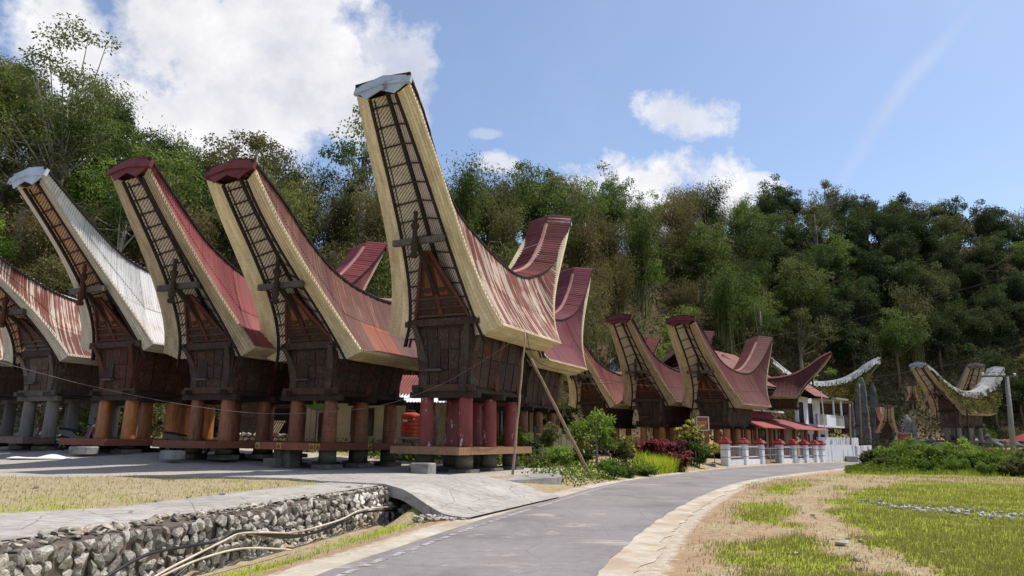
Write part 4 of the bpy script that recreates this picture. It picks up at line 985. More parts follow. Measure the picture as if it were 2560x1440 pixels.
# ------------------------------------------------------------------ roadside sign
def text_mesh(s, size, m, parent, loc, rot):
    c = bpy.data.curves.new('txt', 'FONT'); c.body = s; c.size = size; c.align_x = 'CENTER'; c.align_y = 'CENTER'; c.extrude = .002; c.resolution_u = 2
    t = bpy.data.objects.new('txt', c); col.objects.link(t); dg = bpy.context.evaluated_depsgraph_get(); me = bpy.data.meshes.new_from_object(t.evaluated_get(dg)); bpy.data.objects.remove(t)
    me.materials.clear(); me.materials.append(m); return obj('lettering', me, parent, loc, rot)
MAT['sign_brown'] = nmat('sign_brown', (.24, .075, .03), (.3, .10, .042), 2, rough=.5, bump=.05); MAT['sign_red'] = nmat('sign_red', (.26, .045, .03), (.33, .07, .045), 2, rough=.5, bump=.05)
MAT['letter'] = nmat('sign_letters', (.72, .62, .55), (.8, .72, .66), 3, bump=0)
def frame_sign(name, lab, base, rz, w, h, zb, m, lines, legs):
    R = empty(name, base, rz, lab, 'sign')   # faces local -y
    mk('board', box(-w / 2, w / 2, -.02, .02, zb, zb + h), MAT[m], R)
    for b in (box(-w / 2 - .03, w / 2 + .03, -.035, .035, zb + h, zb + h + .045), box(-w / 2 - .03, w / 2 + .03, -.035, .035, zb - .045, zb), box(-w / 2 - .045, -w / 2, -.034, .034, zb, zb + h), box(w / 2, w / 2 + .045, -.034, .034, zb, zb + h)): mk('frame', b, MAT['letter'], R)
    for x in legs: mk('post', tube([(x, .03, -.05), (x, .03, zb + h * .4)], .035, 8), MAT['iron'] if len(legs) == 1 else MAT['white'], R)
    for s, sz, z in lines: text_mesh(s, sz, MAT['letter'], R, (0, -.024, zb + h * z), (pi / 2, 0, 0))
    return R
sb = at_z(1761, 1167, .05)
frame_sign('road_sign', 'brown framed sign on one post reading KOMPLEKS MEGALIT by the road', (sb.x, sb.y, gz(sb.x, sb.y)), radians(-18), .64, .74, 1.98, 'sign_brown', [('KOMPLEKS', .112, .61), ('MEGALIT', .112, .45), ('I I I I I I I I I I  I I I', .06, .22)], (0,))
mk_ = at_z(1762, 1172, .05)
tag(mk('sign_footing', cbox(sb.x - .55, sb.x + .6, sb.y - .4, sb.y + .3, -.1, .28, .04), MAT['conc']), 'low concrete block at the foot of the brown sign', 'block')
# ------------------------------------------------------------------ scrap roofing sheet among the weeds
def scrap():
    p = at_z(1432, 1160, .4); R = empty('scrap_sheet', (p.x, p.y, gz(p.x, p.y) + .04), radians(25), 'bent corrugated zinc sheet lying among the weeds', 'roofing sheet')
    V = []; Fc = []; n = 40
    for i in range(n + 1):
        x = -.55 + 1.1 * i / n; w = .022 * sin(i * 1.5)
        for j in range(7):
            y = -.42 + .84 * j / 6; V.append((x, y, .52 - abs(y + .1) * .95 + w + .12 * x))
    for i in range(n):
        for j in range(6): Fc.append((i * 7 + j, i * 7 + j + 1, (i + 1) * 7 + j + 1, (i + 1) * 7 + j))
    mk('sheet', (V, Fc), nmat('scrap_zinc', (.5, .52, .56), (.7, .72, .76), 3, (.35, .3, .26), 1.5, rough=.45, spec=.5, bump=.05), R, smooth=True)
    mk('stake', tube([(.45, .25, -.1), (.47, .25, .75)], .03, 6), MAT['grey_wood'], R)
scrap()
# ------------------------------------------------------------------ motorbikes
def motorbike(lab, loc, rz, c1, c2):
    R = empty('motorbike', loc, rz, lab, 'motorbike'); black = MAT['black']; p1 = nmat('bike_paint', c1, tuple(q * 1.4 for q in c1), 2, rough=.3, spec=.6, bump=0); p2 = nmat('bike_trim', c2, tuple(q * 1.4 for q in c2), 2, rough=.3, spec=.6, bump=0)
    for x in (-.6, .62):
        w = empty('wheel', (x, 0, .29)); w.parent = R
        V, Fc = [], []; n = 24
        for i in range(n):
            a = 2 * pi * i / n
            for j in range(8): b = 2 * pi * j / 8; rr = .25 + .045 * cos(b); V.append((rr * cos(a), .045 * sin(b), rr * sin(a)))
        Fc = [(i * 8 + j, i * 8 + (j + 1) % 8, ((i + 1) % n) * 8 + (j + 1) % 8, ((i + 1) % n) * 8 + j) for i in range(n) for j in range(8)]
        mk('tyre', (V, Fc), black, w, smooth=True)
        mk('rim', join(*[bar((0, 0, 0), (.22 * cos(a), 0, .22 * sin(a)), .03, .03, (0, 1, 0)) for a in [2 * pi * q / 6 for q in range(6)]]), MAT['iron'], w)
    mk('body', prism([(-.75, -.09, .62), (-.35, -.09, .5), (-.1, -.09, .34), (.25, -.09, .36), (.42, -.09, .72), (.5, -.09, .86), (.4, -.09, .9), (.2, -.09, .52), (-.05, -.09, .56), (-.3, -.09, .74), (-.8, -.09, .8)], (0, .18, 0)), p1, R)
    mk('seat', prism([(-.78, -.11, .8), (-.3, -.11, .74), (.02, -.11, .68), (.05, -.11, .73), (-.3, -.11, .82), (-.76, -.11, .88)], (0, .22, 0)), black, R)
    mk('leg_shield', prism([(.3, -.17, .4), (.5, -.17, .92), (.54, -.17, .92), (.4, -.17, .4)], (0, .34, 0)), p2, R)
    mk('fork', join(bar((.62, -.07, .29), (.42, -.05, .95), .04, .05), bar((.62, .07, .29), (.42, .05, .95), .04, .05)), MAT['iron'], R)
    mk('mudguard', prism([(.38, -.06, .5), (.5, -.06, .62), (.66, -.06, .64), (.85, -.06, .5), (.66, -.06, .6), (.5, -.06, .57)], (0, .12, 0)), p1, R)
    mk('handlebar', tube([(.36, -.36, 1.02), (.42, -.12, .98), (.42, .12, .98), (.36, .36, 1.02)], .018, 6), black, R)
    mk('headlight', lathe([(.02, -.05), (.085, -.03), (.09, .02), (.05, .05)], 10), MAT['letter'], R, loc=(.5, 0, .93), rot=(0, pi / 2, 0))
    for s in (-1, 1): mk('mirror', join(bar((.38, s * .3, 1.02), (.36, s * .34, 1.2), .012, .012), prism([(.34, s * .34 - .06, 1.2), (.34, s * .34 + .06, 1.2), (.34, s * .34 + .05, 1.28), (.34, s * .34 - .05, 1.28)], (.02, 0, 0))), black, R)
    mk('exhaust', tube([(.0, -.14, .28), (-.4, -.16, .3), (-.75, -.16, .42)], [.025, .045, .05], 8), MAT['iron'], R)
    mk('stand', bar((-.05, .08, .3), (-.08, .2, 0), .03, .03), black, R)
def onrow(i, fx, fy):
    o = {5: (-1.41, 26.32), 4: (-6.17, 27.42), 3: (-10.01, 28.08), 2: (-14.34, 29.89), 1: (-18.51, 31.85)}[i]; return (o[0] + cos(YAW) * fx - sin(YAW) * fy, o[1] + sin(YAW) * fx + cos(YAW) * fy)
for i, fx, fy, rz, lab, c1, c2 in [(2, 1.9, -2.0, radians(8), 'red and black motorbike parked between the orange and grey pillars', (.02, .02, .03), (.3, .02, .03)), (3, 1.2, -1.9, radians(12), 'black motorbike parked beside the brown pillars', (.012, .012, .016), (.02, .02, .025))]:
    x, y = onrow(i, fx, fy); motorbike(lab, (x, y, gz(x, y)), rz, c1, c2)
# plaster emblems on the ringed-pillar barn's deck edge
def emblems():
    R4 = bpy.data.objects['rice_barn.001']; pl = [c for c in R4.children if c.name.startswith('platform')][0]
    yl = nmat('emblem_yellow', (.42, .24, .06), (.55, .34, .10), 4, bump=.1)
    for kind, p in [(0, (1.76 + 1.304, -1.2)), (1, (1.76 + 1.304, -.25)), (0, (1.76 + 1.304, 1.17)), (2, (2.95, 1.304)), (3, (.15, 1.304))]:
        z = .85 - .05 - .11; front = kind < 2; w = .095
        def rc(u0, u1, v0, v1, d): return box(p[0] + d[0], p[0] + d[1], p[1] + u0, p[1] + u1, z + v0, z + v1) if front else box(p[0] + u0, p[0] + u1, p[1] + d[0], p[1] + d[1], z + v0, z + v1)
        e = mk('emblem', rc(-w, w, -.1, .1, (0, .012)), yl, pl)
        for q in ((-.07, .07, .0, .012), (-.05, -.02, -.08, 0), (.02, .05, -.08, 0), (-.06, .06, -.045, -.03), (-.03, .03, .03, .06)): mk('emblem_motif', rc(*q, (.0125, .018)), MAT['black'], e)
emblems()
# ------------------------------------------------------------------ buildings behind the row
def prj(p):
    q = CAM_R.transposed() @ (Vector(p) - Vector((0, 0, CAM_H))); return 1280 + FPX * q.x / -q.z, 720 - FPX * q.y / -q.z
def corr_plane(name, a, b, c, d, m, parent, pitch=.16, amp=.02, u0=0):
    """corrugated quad; ribs run from edge ab to edge dc"""
    a, b, c, d = map(Vector, (a, b, c, d)); n = max(4, int((b - a).length / pitch * 4)); nr = (b - a).cross(d - a).normalized(); V = []; UV = []; Fc = []
    L = (d - a).length; W = (b - a).length
    for i in range(n + 1):
        t = i / n
        for j in range(3):
            k = j / 2; V.append(lerp(lerp(a, b, t), lerp(d, c, t), k) + nr * amp * sin(2 * pi * t * W / pitch)); UV.append((t * W + u0, k * L))
    for i in range(n):
        for j in range(2): Fc.append((i * 3 + j, (i + 1) * 3 + j, (i + 1) * 3 + j + 1, i * 3 + j + 1))
    return obj(name, mdata(name, V, Fc, m, UV, True), parent)
def window(parent, x, z, w, h, y, cols=3, rows=3, fm='brown_wood'):
    """window on a wall whose outside faces local -y at y"""
    W = mk('window', box(x, x + w, y - .03, y + .02, z, z + h), MAT['glass_dk'], parent)
    for b in (box(x - .07, x + w + .07, y - .07, y, z + h, z + h + .08), box(x - .07, x + w + .07, y - .1, y, z - .08, z), box(x - .07, x, y - .07, y, z, z + h), box(x + w, x + w + .07, y - .07, y, z, z + h)): mk('window_frame', b, MAT[fm], W)
    for i in range(1, cols): mk('mullion', box(x + w * i / cols - .02, x + w * i / cols + .02, y - .055, y - .03, z, z + h), MAT[fm], W)
    for i in range(1, rows): mk('mullion', box(x, x + w, y - .052, y - .03, z + h * i / rows - .02, z + h * i / rows + .02), MAT[fm], W)
def cream_house():
    p = at_y(770, 1100, 38.0); R = empty('cream_house', (p.x, p.y, gz(p.x, p.y)), radians(-2), 'single storey cream house with zinc eave behind the ringed pillars', 'house')
    w = 8.4; h = 2.75
    mk('wall', box(0, w, 0, .18, -.2, h), MAT['cream'], R); mk('wall', box(-.18, 0, 0, 5, -.2, h), MAT['cream'], R); mk('wall', box(w, w + .18, 0, 5, -.2, h), MAT['cream'], R)
    mk('lower_wall', box(4.9, 6.6, -.04, 0, -.2, 1.55), MAT['conc'], R)
    window(R, 2.25, .8, 1.05, 1.25, 0)
    for x in (2.2, 2.9): mk('vent', box(x, x + .25, -.03, .02, 2.25, 2.65), MAT['glass_dk'], R)
    d = mk('door', box(-.0 + .35, 1.15, -.04, .02, 0, 2.0), MAT['brown_wood'], R); mk('handle', box(1.02, 1.08, -.08, -.04, .95, 1.1), MAT['iron'], d)
    v = mk('louvre', box(5.0, 6.5, -.035, .02, 1.75, 2.5), MAT['glass_dk'], R)
    for i in range(9): mk('slat', box(5.02 + i * .165, 5.09 + i * .165, -.07, -.035, 1.75, 2.5), MAT['dark'], v)
    rf = corr_plane('roof', (-.6, -1.0, 2.75), (w + .6, -1.0, 2.75), (w + .6, 3, 4.1), (-.6, 3, 4.1), MAT['r7'], R)
    corr_plane('awning', (4.6, -2.6, 2.35), (10.4, -2.6, 2.35), (10.4, -.2, 2.95), (4.6, -.2, 2.95), MAT['rw'], R)
    for x in (5.0, 7.0, 10.1): mk('awning_post', tube([(x, -2.45, -.1), (x, -2.45, 2.4)], .05, 8), MAT['iron'], R)
    # dark veranda room on the right
    mk('veranda_wall', box(w + .2, w + 3.4, .6, .8, -.2, 2.8), MAT['cream'], R); dd = mk('veranda_door', box(w + 1.0, w + 1.9, .54, .62, 0, 2.2), MAT['char'], R)
    window(R, w + 2.15, .8, .8, 1.2, .6, 2, 2)
cream_house()
def shed():
    p = at_y(560, 1095, 40.5); R = empty('wooden_shed', (p.x, p.y, gz(p.x, p.y)), radians(4), 'grey plank shed with rusty roof behind the barns', 'shed')
    for i in range(9): mk('plank', box(0, 4.4, -.02 - .012 * (i % 2), .03, .1 + i * .26, .1 + i * .26 + .25), MAT['grey_wood'], R)
    mk('doorway', box(2.6, 3.5, -.07, -.035, .1, 2.1), MAT['char'], R); corr_plane('roof', (-.5, -.8, 2.6), (5, -.8, 2.6), (5, 2, 3.5), (-.5, 2, 3.5), MAT['r7'], R)
    q = at_y(650, 1105, 36.5); S = empty('dry_stone_wall', (q.x, q.y, gz(q.x, q.y) - .05), 0, 'low dry stone wall in front of the plank shed', 'wall'); r = random.Random(4)
    mk('core', box(-1.3, 1.7, .1, .3, 0, .8), MAT['mortar'], S)
    for row in range(4):
        for i in range(11): obj('stone', r.choice(ROCKS), S, (-1.25 + i * .28 + r.uniform(-.05, .05) + (row % 2) * .12, .08, .12 + row * .2), (r.uniform(-.4, .4), r.uniform(-.4, .4), r.uniform(-.4, .4)), (r.uniform(.24, .36), .25, r.uniform(.18, .26)))
    b = at_y(668, 1080, 36.2); B = empty('bamboo_bench', (b.x, b.y, gz(b.x, b.y) + .75), radians(8), 'slatted bamboo chair back tilted on the stone wall', 'bench')
    for i in range(10): mk('slat', bar((-.5 + i * .11, 0, 0), (-.25 + i * .11, .35, .62), .05, .04), MAT['pale_wood'], B)
    for t in (.05, .95): mk('rail', bar((-.55 + .25 * t, .35 * t - .03, .62 * t - .03), (.55 + .25 * t, .35 * t - .03, .62 * t - .03), .05, .05), MAT['pale_wood'], B)
shed()
def dish():
    p = at_y(790, 1110, 35.2); R = empty('satellite_dish', (p.x, p.y, gz(p.x, p.y)), 0, 'large green mesh satellite dish on a pole', 'satellite dish'); gm = nmat('green_dish', (.03, .12, .02), (.07, .24, .04), 4, rough=.6, bump=.1)
    zc = 1.95; V = []; Fc = []; n = 24
    for j in range(6):
        r = .95 * j / 5
        for i in range(n): a = 2 * pi * i / n; V.append((r * cos(a), r * sin(a), .28 * (r / .95)**2))
    for j in range(5):
        for i in range(n): Fc.append((j * n + i, j * n + (i + 1) % n, (j + 1) * n + (i + 1) % n, (j + 1) * n + i))
    mk('bowl', (V, Fc), gm, R, loc=(0, 0, zc), rot=(radians(-14), radians(8), 0), smooth=True)
    for i in range(10):
        a = 2 * pi * i / 10; mk('rib', tube([(.95 * t * cos(a), .95 * t * sin(a), .28 * t * t - .02) for t in (0, .3, .6, 1)], .012, 5), MAT['iron'], R, loc=(0, 0, zc), rot=(radians(-14), radians(8), 0))
    mk('mast', tube([(0, 0, -.05), (0, 0, zc)], .045, 8), MAT['iron'], R); mk('prop', bar((-.45, .2, 0), (-.35, .1, zc + .05), .03, .03), MAT['iron'], R)
    for s in ((-.9, 0), (.7, .5), (.7, -.5)): mk('feed_arm', bar((s[0], s[1], zc + .25), (.05, -.1, zc + 1.0), .02, .02), MAT['iron'], R)
    mk('receiver', cbox(-.16, .02, -.18, 0, zc + .95, zc + 1.2, .03), MAT['white'], R); mk('receiver', cbox(.06, .36, -.2, -.05, zc + .9, zc + 1.1, .03), MAT['white'], R)
dish()
def tank():
    p = at_y(1025, 1092, 33.5); z = gz(p.x, p.y); R = empty('water_tank', (p.x, p.y, p.z), 0, 'ribbed orange red plastic water tank on a block stand', 'water tank'); m = nmat('orange_plastic', (.42, .05, .02), (.55, .085, .03), 2, rough=.4, spec=.4, bump=0)
    prof = [(.0, 0), (.41, 0), (.43, .05)]
    for i in range(5): b = .12 + i * .17; prof += [(.43, b), (.4, b + .03), (.43, b + .06)]
    prof += [(.43, .95), (.4, 1.02), (.2, 1.1), (.2, 1.12)]
    mk('drum', lathe(prof, 28), m, R, smooth=False); mk('lid', lathe([(.21, 1.1), (.22, 1.16), (.16, 1.2), (0.01, 1.2)], 18), MAT['black'], R)
    mk('label', box(-.3, -.1, -.445, -.4, .66, .76), MAT['white'], R)
    S = empty('block_stand', (p.x, p.y, z - .05), 0, 'grey concrete block stand under the water tank', 'stand'); h = p.z - z + .05
    for x in (-.45, .3): mk('leg', cbox(x, x + .18, -.45, .45, 0, h - .1, .02), MAT['conc'], S)
    mk('slab', cbox(-.55, .58, -.5, .5, h - .1, h, .02), MAT['conc'], S)
tank()
# ------------------------------------------------------------------ further barns
barn('rice_barn', 'dark barn at the row end whose roof edge only just shows', 'rice barn', (-22.75, 33.95), YAW, .87, 1, 'r1', drop=.42, pillar='p_grey', deck='deck_grey', band='band_pale', body='carve_old', ornament=False, cap='zinc', lod=1)
barn('tongkonan_house', 'big house with smooth maroon pink saddle roof behind the tallest barn', 'house', (.7, 36.6), YAW, .3, 6, 'r6', drop=-.1, lod=0, k=1.0, pillar='p_brown', cap='cap_red', layers=4, nodeck=True, deckz=.3, pillars=True, trim='brown_wood')
YAW2 = radians(229)
barn('rice_barn', 'small barn on ringed orange pillars with dull red roof beside the brown sign', 'rice barn', (15.5, 52.4), YAW2, .1, 4, 'r9', lod=1, k=1., pillar='p_orange', cap='cap_red', band='band_old', layers=5, rings=True)
barn('rice_barn', 'middle small barn with red capped prow and dark open gable', 'rice barn', (11.55, 54.6), YAW2, .12, 3, 'r9', lod=1, k=1.0, pillar='p_orange', cap='cap_red', band='band_old', layers=6, drop=-.05)
barn('rice_barn', 'small barn half hidden behind the maroon roof and garden shrub', 'rice barn', (7.6, 56.6), YAW2, .15, 3, 'r7', lod=1, k=.97, pillar='p_orange', cap='cap_red', band='band', layers=4)
barn('tongkonan_house', 'house with white ribbed prow showing behind the small barns', 'house', (7.2, 72.0), YAW2, .5, 4, 'rw', lod=1, k=1.0, pillar='p_brown', cap='rw', band='band_old', layers=3)
# ------------------------------------------------------------------ foliage
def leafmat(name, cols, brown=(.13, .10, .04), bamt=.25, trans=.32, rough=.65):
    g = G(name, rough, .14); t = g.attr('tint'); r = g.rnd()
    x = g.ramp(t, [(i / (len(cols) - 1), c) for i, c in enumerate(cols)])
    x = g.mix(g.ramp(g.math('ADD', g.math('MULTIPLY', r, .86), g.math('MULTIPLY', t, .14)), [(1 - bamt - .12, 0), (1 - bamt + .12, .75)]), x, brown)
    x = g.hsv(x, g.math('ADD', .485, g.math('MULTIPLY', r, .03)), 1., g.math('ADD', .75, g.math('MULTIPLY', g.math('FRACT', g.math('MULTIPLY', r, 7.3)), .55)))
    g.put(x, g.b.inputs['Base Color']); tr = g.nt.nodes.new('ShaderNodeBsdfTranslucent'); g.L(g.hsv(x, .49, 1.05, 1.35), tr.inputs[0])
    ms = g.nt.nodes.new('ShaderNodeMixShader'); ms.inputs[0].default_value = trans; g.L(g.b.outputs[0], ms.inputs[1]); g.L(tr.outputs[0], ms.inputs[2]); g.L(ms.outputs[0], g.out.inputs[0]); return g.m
LM = dict(
    tree=leafmat('leaf_tree', [(.028, .05, .012), (.06, .10, .02), (.13, .17, .04)], bamt=.1),
    olive=leafmat('leaf_olive', [(.05, .055, .022), (.10, .105, .035), (.18, .175, .07)], bamt=.15),
    bamboo=leafmat('leaf_bamboo', [(.06, .06, .022), (.13, .12, .04), (.22, .19, .075)], (.16, .115, .05), .35),
    bright=leafmat('leaf_bright', [(.045, .085, .012), (.10, .17, .025), (.2, .28, .05)], bamt=.05),
    dark=leafmat('leaf_dark', [(.013, .025, .009), (.028, .05, .016), (.058, .085, .027)], bamt=.1),  # dark green, deepened further so the right hill looks cloud shaded
    dry=leafmat('leaf_dry', [(.09, .05, .028), (.17, .10, .055), (.26, .165, .09)], bamt=.3),
    red=leafmat('leaf_red', [(.045, .010, .014), (.12, .018, .026), (.24, .05, .055)], (.08, .02, .02), .2),
    yellow=leafmat('leaf_yellow', [(.10, .14, .015), (.26, .27, .03), (.45, .42, .08)], bamt=.02),
    grass=leafmat('blade_grass', [(.2, .26, .018), (.35, .43, .033), (.52, .56, .075)], (.3, .22, .1), .18),
    drygrass=leafmat('blade_dry', [(.2, .15, .07), (.34, .27, .13), (.5, .41, .22)], (.3, .22, .1), .2))
MAT['bark'] = nmat('bark', (.07, .05, .035), (.17, .13, .10), 4, stretch=(1, 1, .3), bump=.6); MAT['bark_pale'] = nmat('pale_bark', (.2, .17, .13), (.36, .32, .27), 4, stretch=(1, 1, .3), bump=.4); MAT['culm'] = nmat('bamboo_culm', (.10, .11, .04), (.22, .2, .09), 3, (.25, .2, .12), 1)
def leaf(V, Fc, T, p, d, u, ln, wd, t):
    """kite shaped leaf from p along d"""
    s = d.cross(u); s = s.normalized() if s.length > 1e-4 else Vector((1, 0, 0)); n = len(V)
    V += [p, p + d * ln * .45 + s * wd * .5, p + d * ln - u * ln * .12, p + d * ln * .45 - s * wd * .5]; Fc.append((n, n + 1, n + 2, n + 3)); T.append(t)
def rv(r): return Vector((r.gauss(0, 1), r.gauss(0, 1), r.gauss(0, 1))).normalized()
def tree_meshes(seed, h=9., cr=3.2, ch=.62, clumps=46, per=95, ls=.34, m='tree', bark='bark', sparse=0., droop=.3, squash=1.):
    """returns (trunk mesh, crown mesh): limbs reaching clumps of leaves spread through an uneven crown"""
    r = random.Random(seed); parts = []; V = []; Fc = []; T = []
    top = Vector((r.uniform(-.5, .5), r.uniform(-.5, .5), h * .8)); tp = [Vector((0, 0, -1.2)), Vector((r.uniform(-.15, .15), r.uniform(-.15, .15), h * .3)), lerp(Vector((0, 0, 0)), top, .62) + Vector((r.uniform(-.3, .3), r.uniform(-.3, .3), 0)), top]
    tr = h * .022; parts.append(tube(tp, [tr * 1.3, tr, tr * .65, tr * .2], 7))
    cz = h * (1 - ch / 2); hz = h * ch / 2
    lob = [(rv(r), r.uniform(.58, 1.32)) for _ in range(8)]
    for c in range(clumps):
        d = rv(r); k = 1.
        for a, b in lob: k *= 1 + (b - 1) * max(0, d.dot(a))**2
        rad = (r.random()**.45) * k
        if r.random() < sparse: continue
        c0 = Vector((d.x * cr * rad, d.y * cr * rad, cz + d.z * hz * rad * squash)); cs = cr * r.uniform(.15, .34)
        if c % 2 == 0:
            f = r.uniform(.35, .8); s0 = lerp(tp[1], tp[2], f) if f < .6 else lerp(tp[2], tp[3], f - .5); md = lerp(s0, c0, .5) + Vector((0, 0, -.25 * cr * .2))
            parts.append(tube([s0, md, c0], [tr * .34, tr * .2, tr * .07], 5, False))
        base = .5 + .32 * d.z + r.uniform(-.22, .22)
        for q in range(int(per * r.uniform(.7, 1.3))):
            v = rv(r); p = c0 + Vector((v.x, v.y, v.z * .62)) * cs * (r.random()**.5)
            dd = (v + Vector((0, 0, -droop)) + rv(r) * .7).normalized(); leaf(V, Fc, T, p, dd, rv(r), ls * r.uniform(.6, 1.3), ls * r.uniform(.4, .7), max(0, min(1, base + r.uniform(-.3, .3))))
    tv, tf = join(*parts)
    return mdata('trunk', tv, tf, MAT[bark], None, True), mdata('crown', V, Fc, LM[m], tint=T)
def bamboo_meshes(seed, h=9., n=22, per=150, m='bamboo', spread=2.6):
    r = random.Random(seed); parts = []; V = []; Fc = []; T = []
    for i in range(n):
        a = r.uniform(0, 2 * pi); lean = r.uniform(.12, 1.) * spread; hh = h * r.uniform(.65, 1.08); b = Vector((cos(a), sin(a), 0)); s = Vector((r.uniform(-.7, .7), r.uniform(-.7, .7), -.6))
        pts = [s + b * lean * (t**2.3) + Vector((0, 0, hh * (t - .12 * t**4))) for t in [k / 7 for k in range(8)]]
        parts.append(tube(pts, [.06 - .05 * k / 7 for k in range(8)], 4, False)); tt = r.uniform(.15, .85)
        for q in range(per):
            t = .28 + .72 * r.random()**.7; k = t * 7; i0 = min(int(k), 6); p = lerp(pts[i0], pts[i0 + 1], k - i0) + Vector((r.gauss(0, 1), r.gauss(0, 1), r.gauss(0, .6))) * (.16 + .42 * (1 - abs(t - .7)))
            dd = (rv(r) + Vector((0, 0, -.9)) + b * .5).normalized(); leaf(V, Fc, T, p, dd, rv(r), r.uniform(.2, .46), r.uniform(.05, .11), max(0, min(1, tt + r.uniform(-.3, .3))))
    tv, tf = join(*parts); return mdata('culms', tv, tf, MAT['culm'], None, True), mdata('crown', V, Fc, LM[m], tint=T)
PROTO = {}
def proto():
    P = PROTO
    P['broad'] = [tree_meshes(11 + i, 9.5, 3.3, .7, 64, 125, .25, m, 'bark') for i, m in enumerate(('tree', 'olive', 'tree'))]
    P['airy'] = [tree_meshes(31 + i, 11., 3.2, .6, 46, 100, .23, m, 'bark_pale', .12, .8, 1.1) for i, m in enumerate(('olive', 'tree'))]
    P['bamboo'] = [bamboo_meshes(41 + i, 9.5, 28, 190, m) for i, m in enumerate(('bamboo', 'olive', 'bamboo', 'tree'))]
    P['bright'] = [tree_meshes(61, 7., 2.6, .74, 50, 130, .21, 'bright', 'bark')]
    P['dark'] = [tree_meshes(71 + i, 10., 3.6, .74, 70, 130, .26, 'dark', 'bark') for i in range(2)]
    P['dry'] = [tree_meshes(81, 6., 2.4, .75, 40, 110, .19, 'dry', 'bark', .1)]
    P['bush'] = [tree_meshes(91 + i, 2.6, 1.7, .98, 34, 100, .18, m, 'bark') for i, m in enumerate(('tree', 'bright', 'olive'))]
proto()
KIND = {'broad': ('broadleaf_tree', 'leafy green broadleaf tree on the wooded hill', 'tree'), 'airy': ('airy_tree', 'tall airy tree with pale limbs on the hill', 'tree'), 'bamboo': ('bamboo_clump', 'arching olive brown bamboo clump on the hill', 'bamboo'),
        'bright': ('young_tree', 'bright green young tree on the hill', 'tree'), 'dark': ('dark_tree', 'dense dark green tree on the hill', 'tree'), 'dry': ('dry_tree', 'dry brown leafed small tree on the hill', 'tree'), 'bush': ('bush', 'low bush at the foot of the hill', 'bush')}
def plant(kind, x, y, s, rz=0, lab=None, grp=True, z=None, idx=None, name=None, cat=None, sz=None):
    nm, lb, ct = KIND[kind]; pr = PROTO[kind][idx if idx is not None else random.randrange(len(PROTO[kind]))]
    if not lab:
        d_ = y - interp(x, HBx, HBy); px = prj((x, y, 5))[0]
        lb = lb.replace(' on the wooded hill', '').replace(' on the hill', '').replace(' at the foot of the hill', '') + (' at the hill foot' if d_ < 8 else ' on the hill slope' if d_ < 22 else ' on the hill ridge') + (' behind the left barns' if px < 900 else ' behind the tallest barn' if px < 1480 else ' behind the small barns' if px < 1950 else ' above the old thatched barns')
    R = empty(name or nm, (x, y, (gz(x, y, det=False) if z is None else z)), rz, lab or lb, cat or ct, lb.replace(lb.split(' at the ')[0].split(' on the ')[0], nm.replace('_', ' ') + ' set') if grp and not lab else None); R.scale = (s, s, sz or s)
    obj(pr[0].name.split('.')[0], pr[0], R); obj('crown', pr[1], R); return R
def forest():
    r = random.Random(21); pts = []; tries = 0
    while len(pts) < 390 and tries < 24000:
        tries += 1; x = r.uniform(-52, 125); yb = interp(x, HBx, HBy); d = r.uniform(.5, 40)**1.0; y = yb + d
        if y < 36 or abs(x / y) > .9: continue
        sp = (2.5 + .02 * y) * (.86 if x / y > .3 else 1)
        if any((x - a)**2 + ((y - b) * .8)**2 < sp * sp for a, b in pts): continue
        pts.append((x, y)); q = r.random(); ax = x / y
        if ax < -.3: k = 'broad' if q < .34 else 'airy' if q < .48 else 'bamboo' if q < .8 else 'dry' if q < .83 else 'bright' if q < .92 else 'dark'
        elif ax < .1: k = 'bamboo' if q < .62 else 'broad' if q < .78 else 'airy' if q < .9 else 'bright'
        elif ax < .35: k = 'bamboo' if q < .55 else 'broad' if q < .68 else 'dark' if q < .8 else 'bright' if q < .92 else 'airy'
        else: k = 'dark' if q < .66 else 'bamboo' if q < .78 else 'broad' if q < .95 else 'airy'  # mostly dark leaved trees here, their colour standing in for cloud shadow
        if 20 < x < 75 and d < 5: continue
        s = r.uniform(.75, 1.15) * (.85 + .004 * y)
        if k == 'dark': s *= .85
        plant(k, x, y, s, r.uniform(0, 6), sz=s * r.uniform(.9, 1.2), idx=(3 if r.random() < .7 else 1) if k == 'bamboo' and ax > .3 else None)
    for i in range(60):
        x = r.uniform(-40, 80); y = interp(x, HBx, HBy) + r.uniform(-1.5, 4)
        if abs(x / y) < .8 and not 30 < x < 70: plant('bush', x, y, r.uniform(.7, 1.4), r.uniform(0, 6))
forest()
